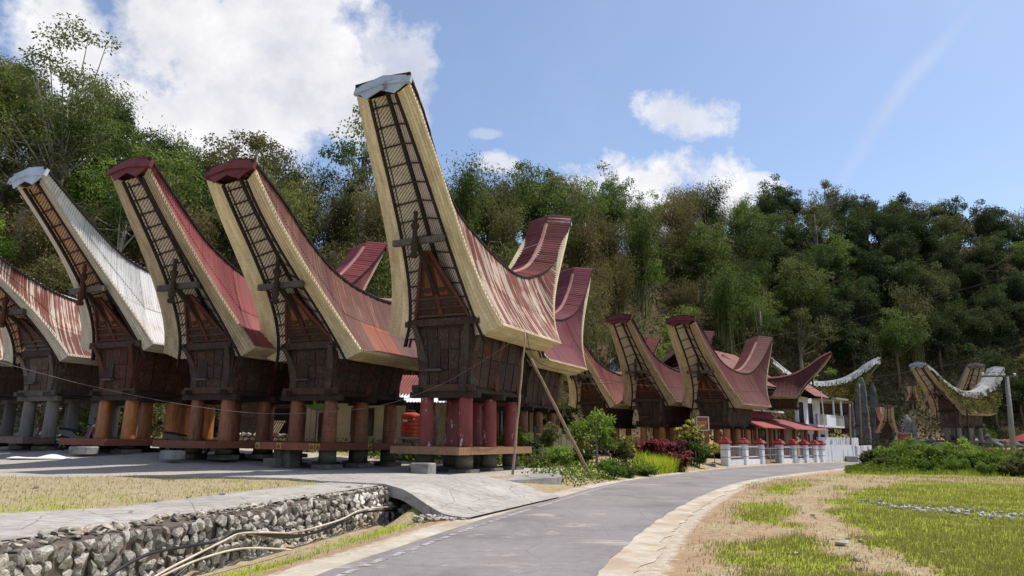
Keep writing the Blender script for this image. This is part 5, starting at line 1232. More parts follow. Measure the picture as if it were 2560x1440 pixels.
def undergrowth():
    r = random.Random(5); V = []; Fc = []; T = []
    for i in range(60000):
        x = r.uniform(-58, 105); d = r.random() * 36; y = interp(x, HBx, HBy) + d
        if abs(x / y) > .9 or y < 34: continue
        z = gz(x, y, det=False); h = r.random()**2 * 1.6 * max(.15, min(1, .5 + nz2(x, y, .25, 7) * 1.6)); n_ = Vector((0, -.6, .6)); s = r.uniform(.25, .6) * (1 + d * .01)
        leaf(V, Fc, T, Vector((x, y, z + h)), (rv(r) + n_ * .6).normalized(), rv(r), s, s * .6, max(0, min(1, .4 + .5 * nz2(x, y, .2, 2) + r.uniform(-.25, .25))))
    tag(obj('undergrowth', mdata('undergrowth', V, Fc, LM['olive'], tint=T)), 'tangled undergrowth covering the steep hillside', 'undergrowth', None, 'stuff')
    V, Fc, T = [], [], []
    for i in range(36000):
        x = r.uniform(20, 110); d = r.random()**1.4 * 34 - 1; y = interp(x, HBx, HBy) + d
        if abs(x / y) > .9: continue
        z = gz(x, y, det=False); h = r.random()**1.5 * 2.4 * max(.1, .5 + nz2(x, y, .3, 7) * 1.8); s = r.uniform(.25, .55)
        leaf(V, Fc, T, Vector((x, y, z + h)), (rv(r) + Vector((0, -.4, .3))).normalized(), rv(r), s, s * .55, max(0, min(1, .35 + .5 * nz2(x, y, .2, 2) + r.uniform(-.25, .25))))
    tag(obj('shaded_undergrowth', mdata('shaded_undergrowth', V, Fc, LM['dark'], tint=T)), 'dark leafy undergrowth at the foot of the hill behind the old barns', 'undergrowth', None, 'stuff')  # shade of the right slope put into the dark leaf colour
undergrowth()
def blades(name, lab, pts, m, hmin, hmax, w, lean=.5, seed=1):
    r = random.Random(seed); V = []; Fc = []; T = []
    for x, y, z, k in pts:
        h = r.uniform(hmin, hmax) * k; a = r.uniform(0, 2 * pi); d = Vector((cos(a), sin(a), 0)); s = Vector((-d.y, d.x, 0)) * w * (.6 + .8 * r.random()) ; b = Vector((x, y, z - .01)); l = d * h * r.uniform(.1, lean) ; n = len(V)
        V += [b - s, b + s, b + l * .45 + Vector((0, 0, h * .62)) + s * .6, b + l * .45 + Vector((0, 0, h * .62)) - s * .6, b + l + Vector((0, 0, h))]; t = max(0, min(1, r.gauss(.5, .25)))
        Fc += [(n, n + 1, n + 2, n + 3), (n + 3, n + 2, n + 4)]; T += [t, t]
    tag(obj(name, mdata(name, V, Fc, LM[m], tint=T)), lab, 'grass', None, 'stuff')
def grass():
    r = random.Random(8); G1 = []; D1 = []; G2 = []; D2 = []
    for i in range(230000):
        d = 7 + 30 * r.random()**1.7; a = r.uniform(-.1, .78); x = d * a; y = d
        if x < RR(y) + .5: continue
        g, dr, gr, du = cover(x, y); q = r.random()
        if q < g * .9: G1.append((x, y, gz(x, y), 1 + .4 * nz2(x, y, .6, 2) + d * .018))
        elif q < g * .9 + dr * .22: D1.append((x, y, gz(x, y), .8 + d * .012))
    for i in range(60000):
        y = r.uniform(7, 22); x = r.uniform(-22, -1)
        if abs(x / y) > .85 or (y < 17.4 and WL(y) - .6 < x < WL(y) + .3): continue
        g, dr, gr, du = cover(x, y)
        if y < 17.4 and x > WL(y) and x > RL(y) - .8: continue
        q = r.random()
        if q < g * .7: G2.append((x, y, gz(x, y), 1.))
        elif q < g * .7 + dr * .45: D2.append((x, y, gz(x, y), .9))
    blades('field_grass', 'bright green grass of the roadside field', G1, 'grass', .035, .10, .006, .9, 2); blades('withered_grass', 'withered straw grass on the roadside earth', D1, 'drygrass', .02, .06, .006, 1.4, 3)
    blades('plaza_grass', 'green grass tufts on the plaza and ditch bank', G2, 'grass', .04, .11, .006, .8, 4); blades('straw_grass', 'straw coloured dry grass on the plaza', D2, 'drygrass', .03, .09, .006, 1.1, 5)
grass()
# ------------------------------------------------------------------ roadside fence and gate
def along(px, off):
    y = 30.
    while y < 90:
        x = RL(y) - off
        if prj((x, y, .5))[0] > px: return Vector((x, y, gz(x, y)))
        y += .02
    return Vector((x, y, 0))
def fence_post(R, p, rz):
    q = p - Vector(R.location); o = mk('post', cbox(-.24, .24, -.24, .24, -.1, 1.32, .03), MAT['white'], R, loc=q, rot=(0, 0, rz))
    c = mk('cap', join(box(-.31, .31, -.31, .31, 1.32, 1.4), hexa([(-.36, -.36, 1.4), (.36, -.36, 1.4), (.36, .36, 1.4), (-.36, .36, 1.4)], [(-.22, -.22, 1.6), (.22, -.22, 1.6), (.22, .22, 1.6), (-.22, .22, 1.6)]), cbox(-.15, .15, -.15, .15, 1.6, 1.7, .04)), MAT['red_paint'], o)
    for z in (.5, .95): mk('groove', box(-.246, .246, -.246, .246, z, z + .035), MAT['iron'], o)
def fence():
    px = [1814, 1860, 1901, 1949, 1983, 2012, 2037, 2053]; P = [along(x, 1.25) for x in px]
    iron = MAT['iron']
    for nm, lab, ids in (('fence', 'white post fence with red caps left of the iron gate', (0, 1, 2)), ('fence', 'white post fence with red caps running on right of the iron gate', (3, 4, 5, 6, 7))):
        R = empty(nm, P[ids[0]], 0, lab, 'fence')
        for i in ids:
            d = P[min(i + 1, 7)] - P[max(i - 1, 0)]; fence_post(R, P[i], atan2(d.y, d.x))
        for a, b in zip(ids, ids[1:]):
            A, B = P[a] - P[ids[0]], P[b] - P[ids[0]]; d = (B - A); u = d.normalized()
            mk('base_wall', bar(A + Vector((0, 0, .14)), B + Vector((0, 0, .14)), .2, .4), MAT['white'], R)
            for z in (.5, 1.15): mk('rail', bar(A + Vector((0, 0, z)), B + Vector((0, 0, z)), .04, .05), MAT['letter'], R)
            n = max(4, int(d.length / .17))
            for i in range(1, n): mk('bar', bar(lerp(A, B, i / n) + Vector((0, 0, .36)), lerp(A, B, i / n) + Vector((0, 0, 1.22 + .06 * (i % 2))), .03, .03, (u.x, u.y, 0)), iron, R)
    A0, B0 = P[2], P[3]; G_ = empty('gate', A0, 0, 'low double leaf iron gate between the white posts', 'gate'); d = B0 - A0; u = d.normalized()
    for l0, l1 in ((.08, .495), (.505, .92)):
        a, b = d * l0, d * l1; lf = mk('leaf', join(*[bar(a + Vector((0, 0, z)), b + Vector((0, 0, z)), .05, .05) for z in (.15, .6, 1.05)] + [bar(q + Vector((0, 0, .12)), q + Vector((0, 0, 1.08)), .05, .05, (u.x, u.y, 0)) for q in (a, b)]), iron, G_)
        for i in range(1, 7): mk('bar', bar(lerp(a, b, i / 7) + Vector((0, 0, .15)), lerp(a, b, i / 7) + Vector((0, 0, 1.2)), .025, .025, (u.x, u.y, 0)), iron, lf)
    g = G('stained_white_wall', .8, .2); v = g.co('Object'); n = g.noise(g.vec('MULTIPLY', v, (1.4, 1.4, .25)), 1.6, 6, .7, .3)
    sw = g.done(g.mix(g.ramp(n, [(.5, 0), (.64, .85)]), (.66, .65, .68), (.12, .12, .12)))
    a, b, c = along(2060, 1.35), along(2135, 1.4), along(2178, 1.6)
    W = empty('boundary_wall', a, 0, 'white plastered boundary wall streaked with black mould past the fence', 'wall')
    mk('panel', bar(Vector((0, 0, .62)), b - a + Vector((0, 0, .62)), .2, 1.45), sw, W); mk('panel', bar(b - a + Vector((.35, .3, .6)), c - a + Vector((0, 0, .65)), .2, 1.3), sw, W)
    up = bar(Vector((.9, 3.2, .95)), c - a + Vector((-.1, 2.2, .95)), .2, 2.0); mk('rear_wall', up, sw, W)
    mk('gate_frame', join(bar(b - a + Vector((.1, .1, 0)), b - a + Vector((.1, .1, 1.2)), .06, .06), bar(b - a + Vector((.5, .5, 0)), b - a + Vector((.5, .5, 1.2)), .06, .06), bar(b - a + Vector((.1, .1, 1.2)), b - a + Vector((.5, .5, 1.2)), .05, .05)), MAT['cap_red'], W)
    e = along(2130, .6); tag(mk('concrete_block', cbox(e.x - .6, e.x + .4, e.y - .3, e.y + .3, -.1, .5, .05), MAT['conc'], None), 'grey concrete block at the end of the stained white wall', 'block')
    e = along(2165, .9); lg = tag(mk('log', tube([(-.6, -.4, .2), (.6, .5, .22)], [.22, .2], 10), MAT['bark'], None, loc=(e.x, e.y, 0)), 'short thick log lying beside the stained white wall', 'log')
fence()
# ------------------------------------------------------------------ two storey house and annex
MAT['maroon'] = nmat('maroon_paint', (.12, .014, .035), (.18, .025, .05), 2, rough=.6, bump=.05); MAT['r_tile'] = roofmetal('roof_red_tile', (.2, .042, .036), (.3, .08, .068), None, ramt=.35)
def two_storey():
    R = empty('two_storey_house', (16.9, 54.6, .05), radians(49), 'two storey house with rust red gable roof, cream balcony and red tiled awning', 'house'); M = MAT
    mk('ground_wall', box(0, 13, .6, .8, -.1, 2.95), M['cream'], R)
    for x, w in ((.4, 1.8), (3.0, 1.0), (4.8, 2.0), (7.8, 1.0), (9.6, 1.6)): window(R, x, .35, w, 2.1, .6, 3, 2)
    for x in (-.2, 2.6, 5.2, 7.6, 10.2, 12.8): mk('column', cbox(x, x + .28, -1.6, -1.32, -.1, 2.7, .02), M['p_brown'], R)
    for i in range(8): corr_plane('awning_sheet', (-1 + i * 1.85, -2.3, 2.5 + .004 * (i % 2)), (.87 + i * 1.85, -2.3, 2.5 + .004 * (i % 2)), (.87 + i * 1.85, .6, 3.35), (-1 + i * 1.85, .6, 3.35), M['r_tile'], R, .3, .035, i * 2)
    mk('band', box(-.4, 7.4, .2, .58, 3.3, 3.85), M['maroon'], R); mk('balcony_slab', box(-.4, 8.6, -.4, 4.5, 3.85, 3.98), M['white'], R)
    for i in range(22): mk('baluster', box(-.3 + i * .22, -.14 + i * .22, -.36, -.28, 3.98, 4.6), M['cream'], R)
    mk('balustrade_rail', box(-.4, 4.7, -.42, -.2, 4.6, 4.72), M['maroon'], R)
    mk('upper_wall', box(-.2, 8, 2.2, 2.4, 3.98, 6.2), M['brown_wood'], R); mk('upper_end_wall', box(-.4, -.2, 2.2, 8, 3.98, 6.2), M['brown_wood'], R)
    for x, w in ((.6, 1.6), (3.0, 1.4), (5.4, 1.6)): window(R, x, 4.1, w, 1.7, 2.2, 2, 1)
    for x in (-.2, 2.3, 4.5, 7): mk('column', cbox(x, x + .3, -.2, .1, 3.98, 6.0, .02), M['p_brown'], R)
    # roof: ridge along x, gable open to the left
    for i in range(5):
        x0, x1 = -1.3 + i * 1.9, -1.3 + (i + 1) * 1.9 + .05
        corr_plane('roof_sheet', (x0, -1.3, 5.75 + .005 * (i % 2)), (x1, -1.3, 5.75 + .005 * (i % 2)), (x1, 3.5, 8.9), (x0, 3.5, 8.9), M['r7'], R, .2, .025, i * 3)
        corr_plane('roof_sheet', (x1, 8.3, 5.75), (x0, 8.3, 5.75), (x0, 3.5, 8.9), (x1, 3.5, 8.9), M['r7'], R, .2, .025, i * 3)
    mk('soffit', prism([(-1.2, -1.2, 5.68), (-1.2, 8.2, 5.68), (-1.2, 8.2, 5.6), (-1.2, -1.2, 5.6)], (9.3, 0, 0)), M['pale_wood'], R)
    mk('gable_wall', prism([(-.3, -.6, 5.7), (-.3, 7.6, 5.7), (-.3, 3.5, 8.5)], (.1, 0, 0)), M['dark'], R)
    for s in (-1, 1): mk('verge_board', bar((-1.28, 3.5 + s * 4.85, 5.68), (-1.28, 3.5, 8.82), .12, .3), M['pale_wood'], R)
    return R
two_storey()
barn('prow_porch', 'upper floor porch with red upswept saddle roof on the two storey house', 'porch', (21.6, 58.2), radians(-24), 2.6, 4, 'r9', lod=1, k=.62, pillars=False, cap='cap_red', band='band_old', layers=3, ornament=False)
def annex():
    R = empty('white_annex', (25.9, 64.6, 0), radians(48), 'white two storey annex with grey and white balcony parapet', 'house'); M = MAT
    mk('ground_wall', box(-.2, 6.2, 0, .2, -.1, 2.9), M['white'], R)
    for x in (.3, 2.2, 4.2): window(R, x, .7, .8, 1.5, 0, 2, 1)
    mk('slab', box(-.4, 6.6, -1.4, 3, 2.9, 3.05), M['white'], R)
    for x0, x1, m in ((-.4, 1.9, 'conc'), (1.92, 4.3, 'white'), (4.32, 6.6, 'conc')): mk('parapet', box(x0, x1, -1.4, -1.25, 3.05, 4.0), M[m], R)
    mk('upper_wall', box(-.2, 5.6, .4, .6, 3.05, 5.6), M['white'], R)
    for x in (.3, 2.6): window(R, x, 3.3, .8, 1.7, .4, 2, 1)
    for x in (4.2, 6.3): mk('column', tube([(x, -1.3, 3.05), (x, -1.3, 5.4)], .09, 8), M['white'], R)
    mk('flat_roof', box(3.6, 7.0, -1.8, 2.5, 5.45, 5.6), M['rw'], R)
    corr_plane('roof_sheet', (-.9, -1.5, 5.5), (2.9, -1.5, 5.5), (2.9, .9, 7.2), (-.9, .9, 7.2), M['r7'], R); corr_plane('roof_sheet', (2.9, 3.3, 5.5), (-.9, 3.3, 5.5), (-.9, .9, 7.2), (2.9, .9, 7.2), M['r7'], R)
    mk('gable_wall', prism([(2.6, -1.1, 5.5), (2.6, 2.9, 5.5), (2.6, .9, 6.95)], (.12, 0, 0)), M['char'], R)
    for s in (-1, 1): mk('verge_board', bar((2.92, .9 + s * 2.45, 5.45), (2.92, .9, 7.15), .08, .25), M['char'], R)
    mk('downpipe', tube([(.9, -1.6, 0), (.5, -1.55, 6)], .05, 8), M['white'], R)
annex()
# ------------------------------------------------------------------ overgrown thatched barns and the stone circle
def thatchmat():
    g = G('old_thatch', .95, .1); v = g.co('Object'); n = g.noise(v, 2.5, 6, .7); f = g.noise(g.vec('MULTIPLY', v, (8, 8, 2)), 1.5, 4, .7)
    x = g.ramp(g.math('ADD', g.math('MULTIPLY', n, .5), g.math('MULTIPLY', f, .5)), [(.35, (.045, .04, .02)), (.5, (.10, .092, .03)), (.65, (.18, .14, .045))]); g.bump(f, 1., .08); return g.done(x)
MAT['thatch'] = thatchmat(); MAT['old_white'] = roofmetal('roof_old_slats', (.27, .265, .26), (.42, .41, .405), (.14, .13, .125), .4, ramt=.3, patch=.3)
LM['moss'] = leafmat('leaf_moss', [(.05, .052, .016), (.12, .115, .03), (.22, .175, .05)], (.2, .14, .05), .3)
def ferns(R, des, n=2600, seed=1, m='moss'):
    """small ferns growing over both flanks and the lower edge of the roof"""
    r = random.Random(seed); D = DES[des]; V = []; Fc = []; T = []; P = [Vector(p) for p in D['P']]; shx = [p[0] for p in reversed(D['sh'])]; shz = [p[1] for p in reversed(D['sh'])]
    for i in range(n):
        side = 1 if r.random() < .6 else -1; x = r.uniform(D['back'] - 2.6, P[3].x + 2.8); z0 = pin(x, shx, shz)
        if x > P[3].x: t = (x - P[3].x) / (P[0].x - P[3].x); e = Vector((x, lerp(P[3].y, 1.05, t), lerp(P[3].z, z0 - .3, t**.8)))
        elif x < D['back']: t = (D['back'] - x) / 4; e = Vector((x, lerp(P[3].y, 1.05, min(1, t)), lerp(P[3].z, z0 - .3, min(1, t)**.8)))
        else: e = Vector((x, P[3].y, P[3].z))
        k = r.random()**.75; p = lerp(Vector((x, .85, z0)), e, k) + Vector((0, .06, r.uniform(-.05, .1)))
        d = (rv(r) + Vector((0, .7, .3 if k < .85 else -.8))).normalized(); s = r.uniform(.12, .34); p.y *= side; d.y *= side
        leaf(V, Fc, T, p, d, rv(r), s, s * .5, max(0, min(1, .5 + .9 * nz2(x * 1.3, k * 3, 1, 3) + r.uniform(-.25, .25))))
    o = obj('ferns', mdata('ferns', V, Fc, LM[m], tint=T), R); tag(o, 'yellow green ferns rooted in the old thatch', None, None, 'stuff')
LM['moss_bright'] = leafmat('leaf_moss_bright', [(.07, .07, .014), (.16, .15, .025), (.3, .24, .045)], (.24, .16, .05), .2)
def slats(R, des, n=44, seed=1, m='slat_white', drop=.62):
    r = random.Random(seed); D = DES[des]; shx = [p[0] for p in reversed(D['sh'])]; shz = [p[1] for p in reversed(D['sh'])]; x0, x1 = shx[0] + .1, shx[-1] - .1; rf = [c for c in R.children if c.name.startswith('roof')][0]
    for sd in (1, -1):
        for i in range(n):
            a, b = lerp(x0, x1, i / n) + .01, lerp(x0, x1, (i + 1) / n) - .01; t = r.uniform(-.05, .05); w = .9; dd = drop * r.uniform(.75, 1.15)
            P_ = [(a, w, pin(a, shx, shz) + .1), (b, w, pin(b, shx, shz) + .1), (b + t, w + .34, pin(b, shx, shz) + .1 - dd), (a + t, w + .34, pin(a, shx, shz) + .1 - dd)]
            mk('slat', prism([(x, y * sd, z) for x, y, z in P_], (0, .035 * sd, .02)), MAT[m], rf)
MAT['slat_white'] = wood('bleached_slat', (.34, .33, .32), (.6, .585, .56)); MAT['slat_grey'] = wood('grey_slat', (.15, .145, .145), (.36, .35, .35))
t1 = barn('thatched_barn', 'fern covered thatched barn with white slatted ridge behind the annex', 'rice barn', (37.0, 84.5), radians(-12), 2.6, 4, 'old_white', flank='thatch', lod=1, k=.9, top='old_white', cap='grey_wood', band='band_old', layers=2, pillar='p_grey', body='carve_old', ornament=False, deck='deck_grey', thatch=True); ferns(t1, 4, 5200, 2, 'moss_bright'); slats(t1, 4, 46, 1)
t2 = barn('thatched_barn', 'leaning old thatched barn with grey slatted ridge above the hedge', 'rice barn', (48.6, 78.5), radians(202), 1.2, 4, 'old_white', flank='thatch', lod=1, k=.92, top='old_white', cap='zinc', band='band_old', layers=2, pillar='p_grey', body='carve_old', ornament=False, deck='deck_grey', thatch=True); ferns(t2, 4, 2600, 3); slats(t2, 4, 46, 2, 'slat_grey', .7)
t3 = barn('thatched_barn', 'grey prow of an old barn facing the road behind the leaning barn', 'rice barn', (53.6, 87.5), radians(262), 1.8, 4, 'old_white', lod=1, k=.92, top='old_white', cap='grey_wood', band='band_old', layers=2, pillar='p_grey', body='carve_old', ornament=False, deck='deck_grey', thatch=True)
t4 = barn('model_barn', 'small brown carved bier house standing before the tall stones', 'bier', (38.6, 75.2), radians(250), .9, 4, 'r9', lod=1, k=.46, cap='grey_wood', band='band_old', layers=2, pillar='dark', body='carve', ornament=False, nodeck=True, deckz=.4)
for i, (px, y, z, lab) in enumerate([(2275, 98, 7.2, 'small carved bier on the ledge above the red board sign'), (2318, 99, 7.4, 'small carved bier in the middle of the ledge below the hill'), (2352, 100, 7.4, 'small carved bier on the ledge close behind the leaning thatched barn')]):
    p = at_y(px, 940, y); barn('model_barn', lab, 'bier', (p.x, p.y), radians(246 + 8 * i), gz(p.x, p.y) if gz(p.x, p.y) > 4 else 6.0, 4, 'grey_wood', lod=1, k=.34, cap='grey_wood', band='band_old', layers=1, pillar='dark', body='carve_old', ornament=False, nodeck=True, deckz=.4)
def menhir(px, ptop, pbot, wpx, Y, lab, seed):
    b = at_y(px, pbot, Y); t = at_y(px, ptop, Y); z0 = gz(b.x, b.y) - .3; h = t.z - z0; w = wpx / FPX * Y / 2; r = random.Random(seed); V = []; Fc = []; n = 9; m = 8
    ph = [r.uniform(.75, 1.2) for _ in range(n)]
    for j in range(m + 1):
        f = j / m; k = (1 - .28 * f) if f < .85 else (1 - .28 * f) * (1 - ((f - .85) / .15)**2 * .62)
        for i in range(n):
            a = 2 * pi * i / n; q = ph[i] * k * w * (1 + .12 * r.uniform(-1, 1)); V.append((q * cos(a) + .06 * w * sin(f * 4 + seed), q * .7 * sin(a), f * h * (1 + .02 * r.uniform(-1, 1))))
    for j in range(m):
        for i in range(n): Fc.append((j * n + i, j * n + (i + 1) % n, (j + 1) * n + (i + 1) % n, (j + 1) * n + i))
    Fc.append(tuple(range(m * n, m * n + n)))
    tag(mk('standing_stone', (V, Fc), MAT['mega'], None, loc=(b.x, b.y, z0), rot=(0, 0, r.uniform(-.4, .4))), lab, 'standing stone')
for i, a in enumerate([(2164, 946, 1100, 40, 82, 'tallest dark standing stone with slanting pale top'), (2191, 960, 1096, 26, 80, 'tall pale grey standing stone beside the tallest one'), (2228, 1018, 1096, 18, 79, 'narrow standing stone beside the carved bier house'), (2272, 1038, 1096, 26, 80, 'broad round topped standing stone behind the red sign'), (2289, 1042, 1096, 17, 79.5, 'rough pointed standing stone right of the red sign'), (2147, 985, 1085, 18, 84, 'slim standing stone under the thatched eave'), (2252, 1054, 1096, 12, 83, 'short standing stone just behind the red sign'), (2132, 1000, 1090, 14, 86, 'short dark standing stone under the fern covered barn'), (2215, 1010, 1094, 14, 85, 'standing stone half behind the bier house'), (2470, 1085, 1115, 20, 84, 'low boulder stone beyond the leaning barn')]): menhir(*a, i + 3)
sb2 = at_y(2262, 1103, 74); frame_sign('info_sign', 'red board sign on two white legs before the standing stones', (sb2.x, sb2.y, gz(sb2.x, sb2.y)), radians(-28), 1.25, .85, 1.25 + (sb2.z - gz(sb2.x, sb2.y)) * .0, 'sign_red', [('I I I I I I I I I', .1, .85), ('I I I I I I I I I I', .1, .55), ('I I I I I I I', .08, .38)], (-.4, .4))
for i, (px, y0, y1, Y, lab) in enumerate([(2124, 1010, 1150, 66, 'thin wooden pole rising from the stained white wall'), (2148, 960, 1085, 80, 'thin pale pole in front of the tall stones'), (2417, 1020, 1125, 70, 'dark thin post before the leaning thatched barn'), (2386, 1010, 1095, 76, 'leaning prop pole under the leaning thatched barn')]):
    a, b = at_y(px + 4, y1, Y), at_y(px, y0, Y); pole('pole', lab, (a.x, a.y, gz(a.x, a.y) - .1), b, .1, .07, MAT['bamboo_pole' if i < 2 else 'dark'], False)
# hedge, terrace walls and red canopy
def hedge(name, lab, a, b, h, w, m, dens=900, seed=1, ls=.14):
    a, b = Vector(a), Vector(b); d = b - a; u = d.normalized(); s = Vector((-u.y, u.x, 0)); r = random.Random(seed); V = []; Fc = []; T = []
    R = empty(name, (a.x, a.y, gz(a.x, a.y)), 0, lab, 'hedge')
    n = int(d.length * dens / 8)
    for i in range(n):
        t = r.random(); p = d * t; hh = h * (1 + .12 * nz2(t * d.length, 0, .9, seed)); v = rv(r); q = Vector((0, 0, 0)); e = r.random()
        if e < .5: q = s * -w / 2 + Vector((0, 0, r.random() * hh))
        elif e < .85: q = s * r.uniform(-w / 2, w / 2) + Vector((0, 0, hh))
        else: q = s * w / 2 + Vector((0, 0, r.random() * hh))
        p = p + q + v * .1; z = gz(a.x + p.x, a.y + p.y, det=False) - gz(a.x, a.y); leaf(V, Fc, T, p + Vector((0, 0, z)), (v + q.normalized() * .5).normalized(), rv(r), ls * r.uniform(.7, 1.4), ls * .6, max(0, min(1, r.gauss(.45, .22))))
    obj('foliage', mdata('foliage', V, Fc, LM[m], tint=T), R)
    mk('twigs', sweep(*[[d * t + s * sx * w * .36 + Vector((0, 0, zz + gz(a.x + d.x * t, a.y + d.y * t, det=False) - gz(a.x, a.y))) for t in [k / 12 for k in range(13)]] for sx, zz in ((-1, 0), (1, 0), (1, h * .85), (-1, h * .85))]), MAT['bark'], R)
h1, h2, h3, h4 = at_y(2150, 1105, 72), at_y(2240, 1105, 70), at_y(2440, 1108, 67), at_y(2720, 1110, 64)
hedge('hedge', 'clipped dark hedge beside the stained wall end', h1, h2, 1.5, 1.3, 'dark', 1300, 2); hedge('hedge', 'clipped green hedge running below the leaning thatched barn', h2 + Vector((.6, 0, 0)), h4, 1.35, 1.3, 'tree', 1300, 3)
def terrace(lab, a, b, h, seed):
    a, b = Vector(a), Vector(b); R = empty('terrace_wall', (a.x, a.y, gz(a.x, a.y) - .2), 0, lab, 'wall'); d = b - a; d.z = 0; mk('core', bar(Vector((0, .2, h / 2)), d + Vector((0, .2, h / 2)), .35, h), MAT['mortar'], R); r = random.Random(seed)
    for row in range(int(h / .27)):
        n = int(d.length / .4)
        for i in range(n): obj('stone', r.choice(ROCKS), R, d * ((i + r.random() * .6 + .2) / n) + Vector((0, .0, .15 + row * .27)), (r.uniform(-.4, .4), r.uniform(-.4, .4), r.uniform(-.4, .4)), (r.uniform(.3, .48), .3, r.uniform(.24, .33)))
terrace('grey field stone terrace wall below the clipped dark hedge', at_y(2180, 1135, 70), at_y(2262, 1132, 67), 1.15, 4); terrace('grey field stone terrace wall beyond the overgrown bank', at_y(2405, 1140, 63), at_y(2640, 1140, 60), 1.3, 5)
def boulders():
    r = random.Random(6)
    for i in range(46):
        px = r.uniform(2140, 2560); Y = r.uniform(86, 104); x, y = at_y(px, 1080, Y).xy; s = r.uniform(.6, 2.2)
        tag(obj('boulder', r.choice(ROCKS2), None, (x, y, gz(x, y) + s * .15), (r.uniform(-.4, .4), r.uniform(-.4, .4), r.uniform(0, 6)), (s * 1.3, s, s * .8)), 'dark grey boulder of the rocky hill foot', 'boulder', 'boulders at the hill foot')
ROCKS2 = [rockmesh(300 + i, MAT['mega'], 18) for i in range(5)]
boulders()
def canopy():
    p = at_y(2610, 1104, 58); R = empty('red_canopy', (p.x, p.y, gz(p.x, p.y)), 0, 'red pitched canopy roof beside the utility pole', 'canopy'); z = p.z - gz(p.x, p.y)
    V = [(-2.4, -1.5, z), (2.4, -1.5, z), (2.4, 1.5, z), (-2.4, 1.5, z), (-.2, 0, z + 1.0), (.2, 0, z + 1.0)]; mk('cover', (V, [(0, 1, 5, 4), (1, 2, 5), (2, 3, 4, 5), (3, 0, 4), (0, 3, 2, 1)]), MAT['red_paint'], R)
    for x in (-2.2, 2.2):
        for y in (-1.3, 1.3): mk('leg', tube([(x, y, -.1), (x, y, z + .05)], .05, 6), MAT['iron'], R)
canopy()
# plank fence and sheet panel behind the tall barn's deck
def yard_fence():
    p = at_y(1258, 1130, 35.5); R = empty('plank_fence', (p.x, p.y, gz(p.x, p.y)), radians(-3), 'patched fence of pale planks and grey zinc sheets behind the tall barn', 'fence'); r = random.Random(2)
    x = 0
    while x < 3.4:
        w = r.uniform(.14, .3); h = r.uniform(1.2, 1.75); mk('plank', box(x, x + w - .02, -.02 - r.random() * .02, .02, 0, h), MAT[r.choice(('pale_wood', 'grey_wood', 'grey_wood', 'cream'))], R); x += w
    for i in range(3): mk('zinc_panel', box(.1 + i * .75, .82 + i * .75, -.1 - .01 * i, -.07, 0, .72), nmat('panel_zinc', (.3, .33, .37), (.42, .46, .5), 2, bump=.05) if i == 0 else bpy.data.materials['panel_zinc'], R)
    for i in range(5): mk('stake', tube([(i * .8, .05, -.1), (i * .8 + .02, .05, 1.95 + .2 * (i % 2))], .035, 6), MAT['grey_wood'], R)
yard_fence()
# ------------------------------------------------------------------ garden plants
def rosette(V, Fc, T, c, n, ln, wd, r, up=.5, base=.5):
    for i in range(n):
        a = r.uniform(0, 2 * pi); el = r.uniform(.1, 1.1) * up; d = Vector((cos(a), sin(a), el)).normalized(); s = Vector((-sin(a), cos(a), 0)); l = ln * r.uniform(.7, 1.15); t = max(0, min(1, base + .2 * el + r.uniform(-.25, .25)))
        p0, p1, p2 = c, c + d * l * .5 + Vector((0, 0, .03)), c + d * l + Vector((0, 0, -l * .35)); k = len(V)
        V += [p0 - s * wd * .3, p0 + s * wd * .3, p1 + s * wd, p1 - s * wd, p2]; Fc += [(k, k + 1, k + 2, k + 3), (k + 3, k + 2, k + 4)]; T += [t, t]
def strap_plant(name, lab, cat, p, stems, h, ln, wd, m, seed, grp=None, spread=.25, n=26, up=.7, layers=1):
    r = random.Random(seed); R = empty(name, (p[0], p[1], gz(p[0], p[1])), 0, lab, cat, grp); V = []; Fc = []; T = []; parts = []
    for i in range(stems):
        b = Vector((r.uniform(-spread, spread), r.uniform(-spread, spread), -.05)); t = b * 1.6 + Vector((r.uniform(-.1, .1), r.uniform(-.1, .1), h * r.uniform(.75, 1.1))); parts.append(tube([b, lerp(b, t, .5), t], [.03, .024, .018], 6))
        for q in range(layers): rosette(V, Fc, T, lerp(b, t, 1 - q * .24), n, ln, wd, r, up, .62 - .16 * q)
    mk('stem', join(*parts), MAT['bark_pale'], R, smooth=True); obj('leaves', mdata('leaves', V, Fc, LM[m], tint=T), R); return R
SH = {}
def shrub(lab, p, h, cr, m, seed, ls=.13, clumps=30, per=70, ch=.9, name='shrub', cat='shrub', grp=None, bark='bark', sparse=0.):
    key = (m, ls, clumps, per, ch, seed % 3, round(h / cr, 1))
    if key not in SH: SH[key] = (*tree_meshes(200 + seed, h, cr, ch, clumps, per, ls, m, bark, sparse), h)
    pr = SH[key]; R = empty(name, (p[0], p[1], gz(p[0], p[1]) - .03), seed, lab, cat, grp); R.scale = (h / pr[2],) * 3; obj('stem', pr[0], R); obj('foliage', pr[1], R); return R
def GP(px, py, z=.15): v = at_z(px, py, z); return (v.x, v.y)
def at_d(px, Y): v = at_y(px, 1100, Y); return (v.x, v.y)
shrub('tall slender garden shrub with bare stems and a leafy top', at_d(1492, 31.5), 2.6, 1.15, 'bright', 1, .16, 34, 40, .66, bark='bark_pale', cat='shrub', name='slender_shrub', sparse=.3)
shrub('second stem of leafy garden shrub beside the slender one', at_d(1520, 32.2), 2.0, .8, 'bright', 2, .16, 24, 40, .7, bark='bark_pale', name='slender_shrub', sparse=.25)
shrub('loose leafy shrub leaning toward the bamboo prop', at_d(1466, 31.9), 2.1, .75, 'bright', 0, .15, 22, 40, .6, bark='bark_pale', name='slender_shrub', sparse=.3)
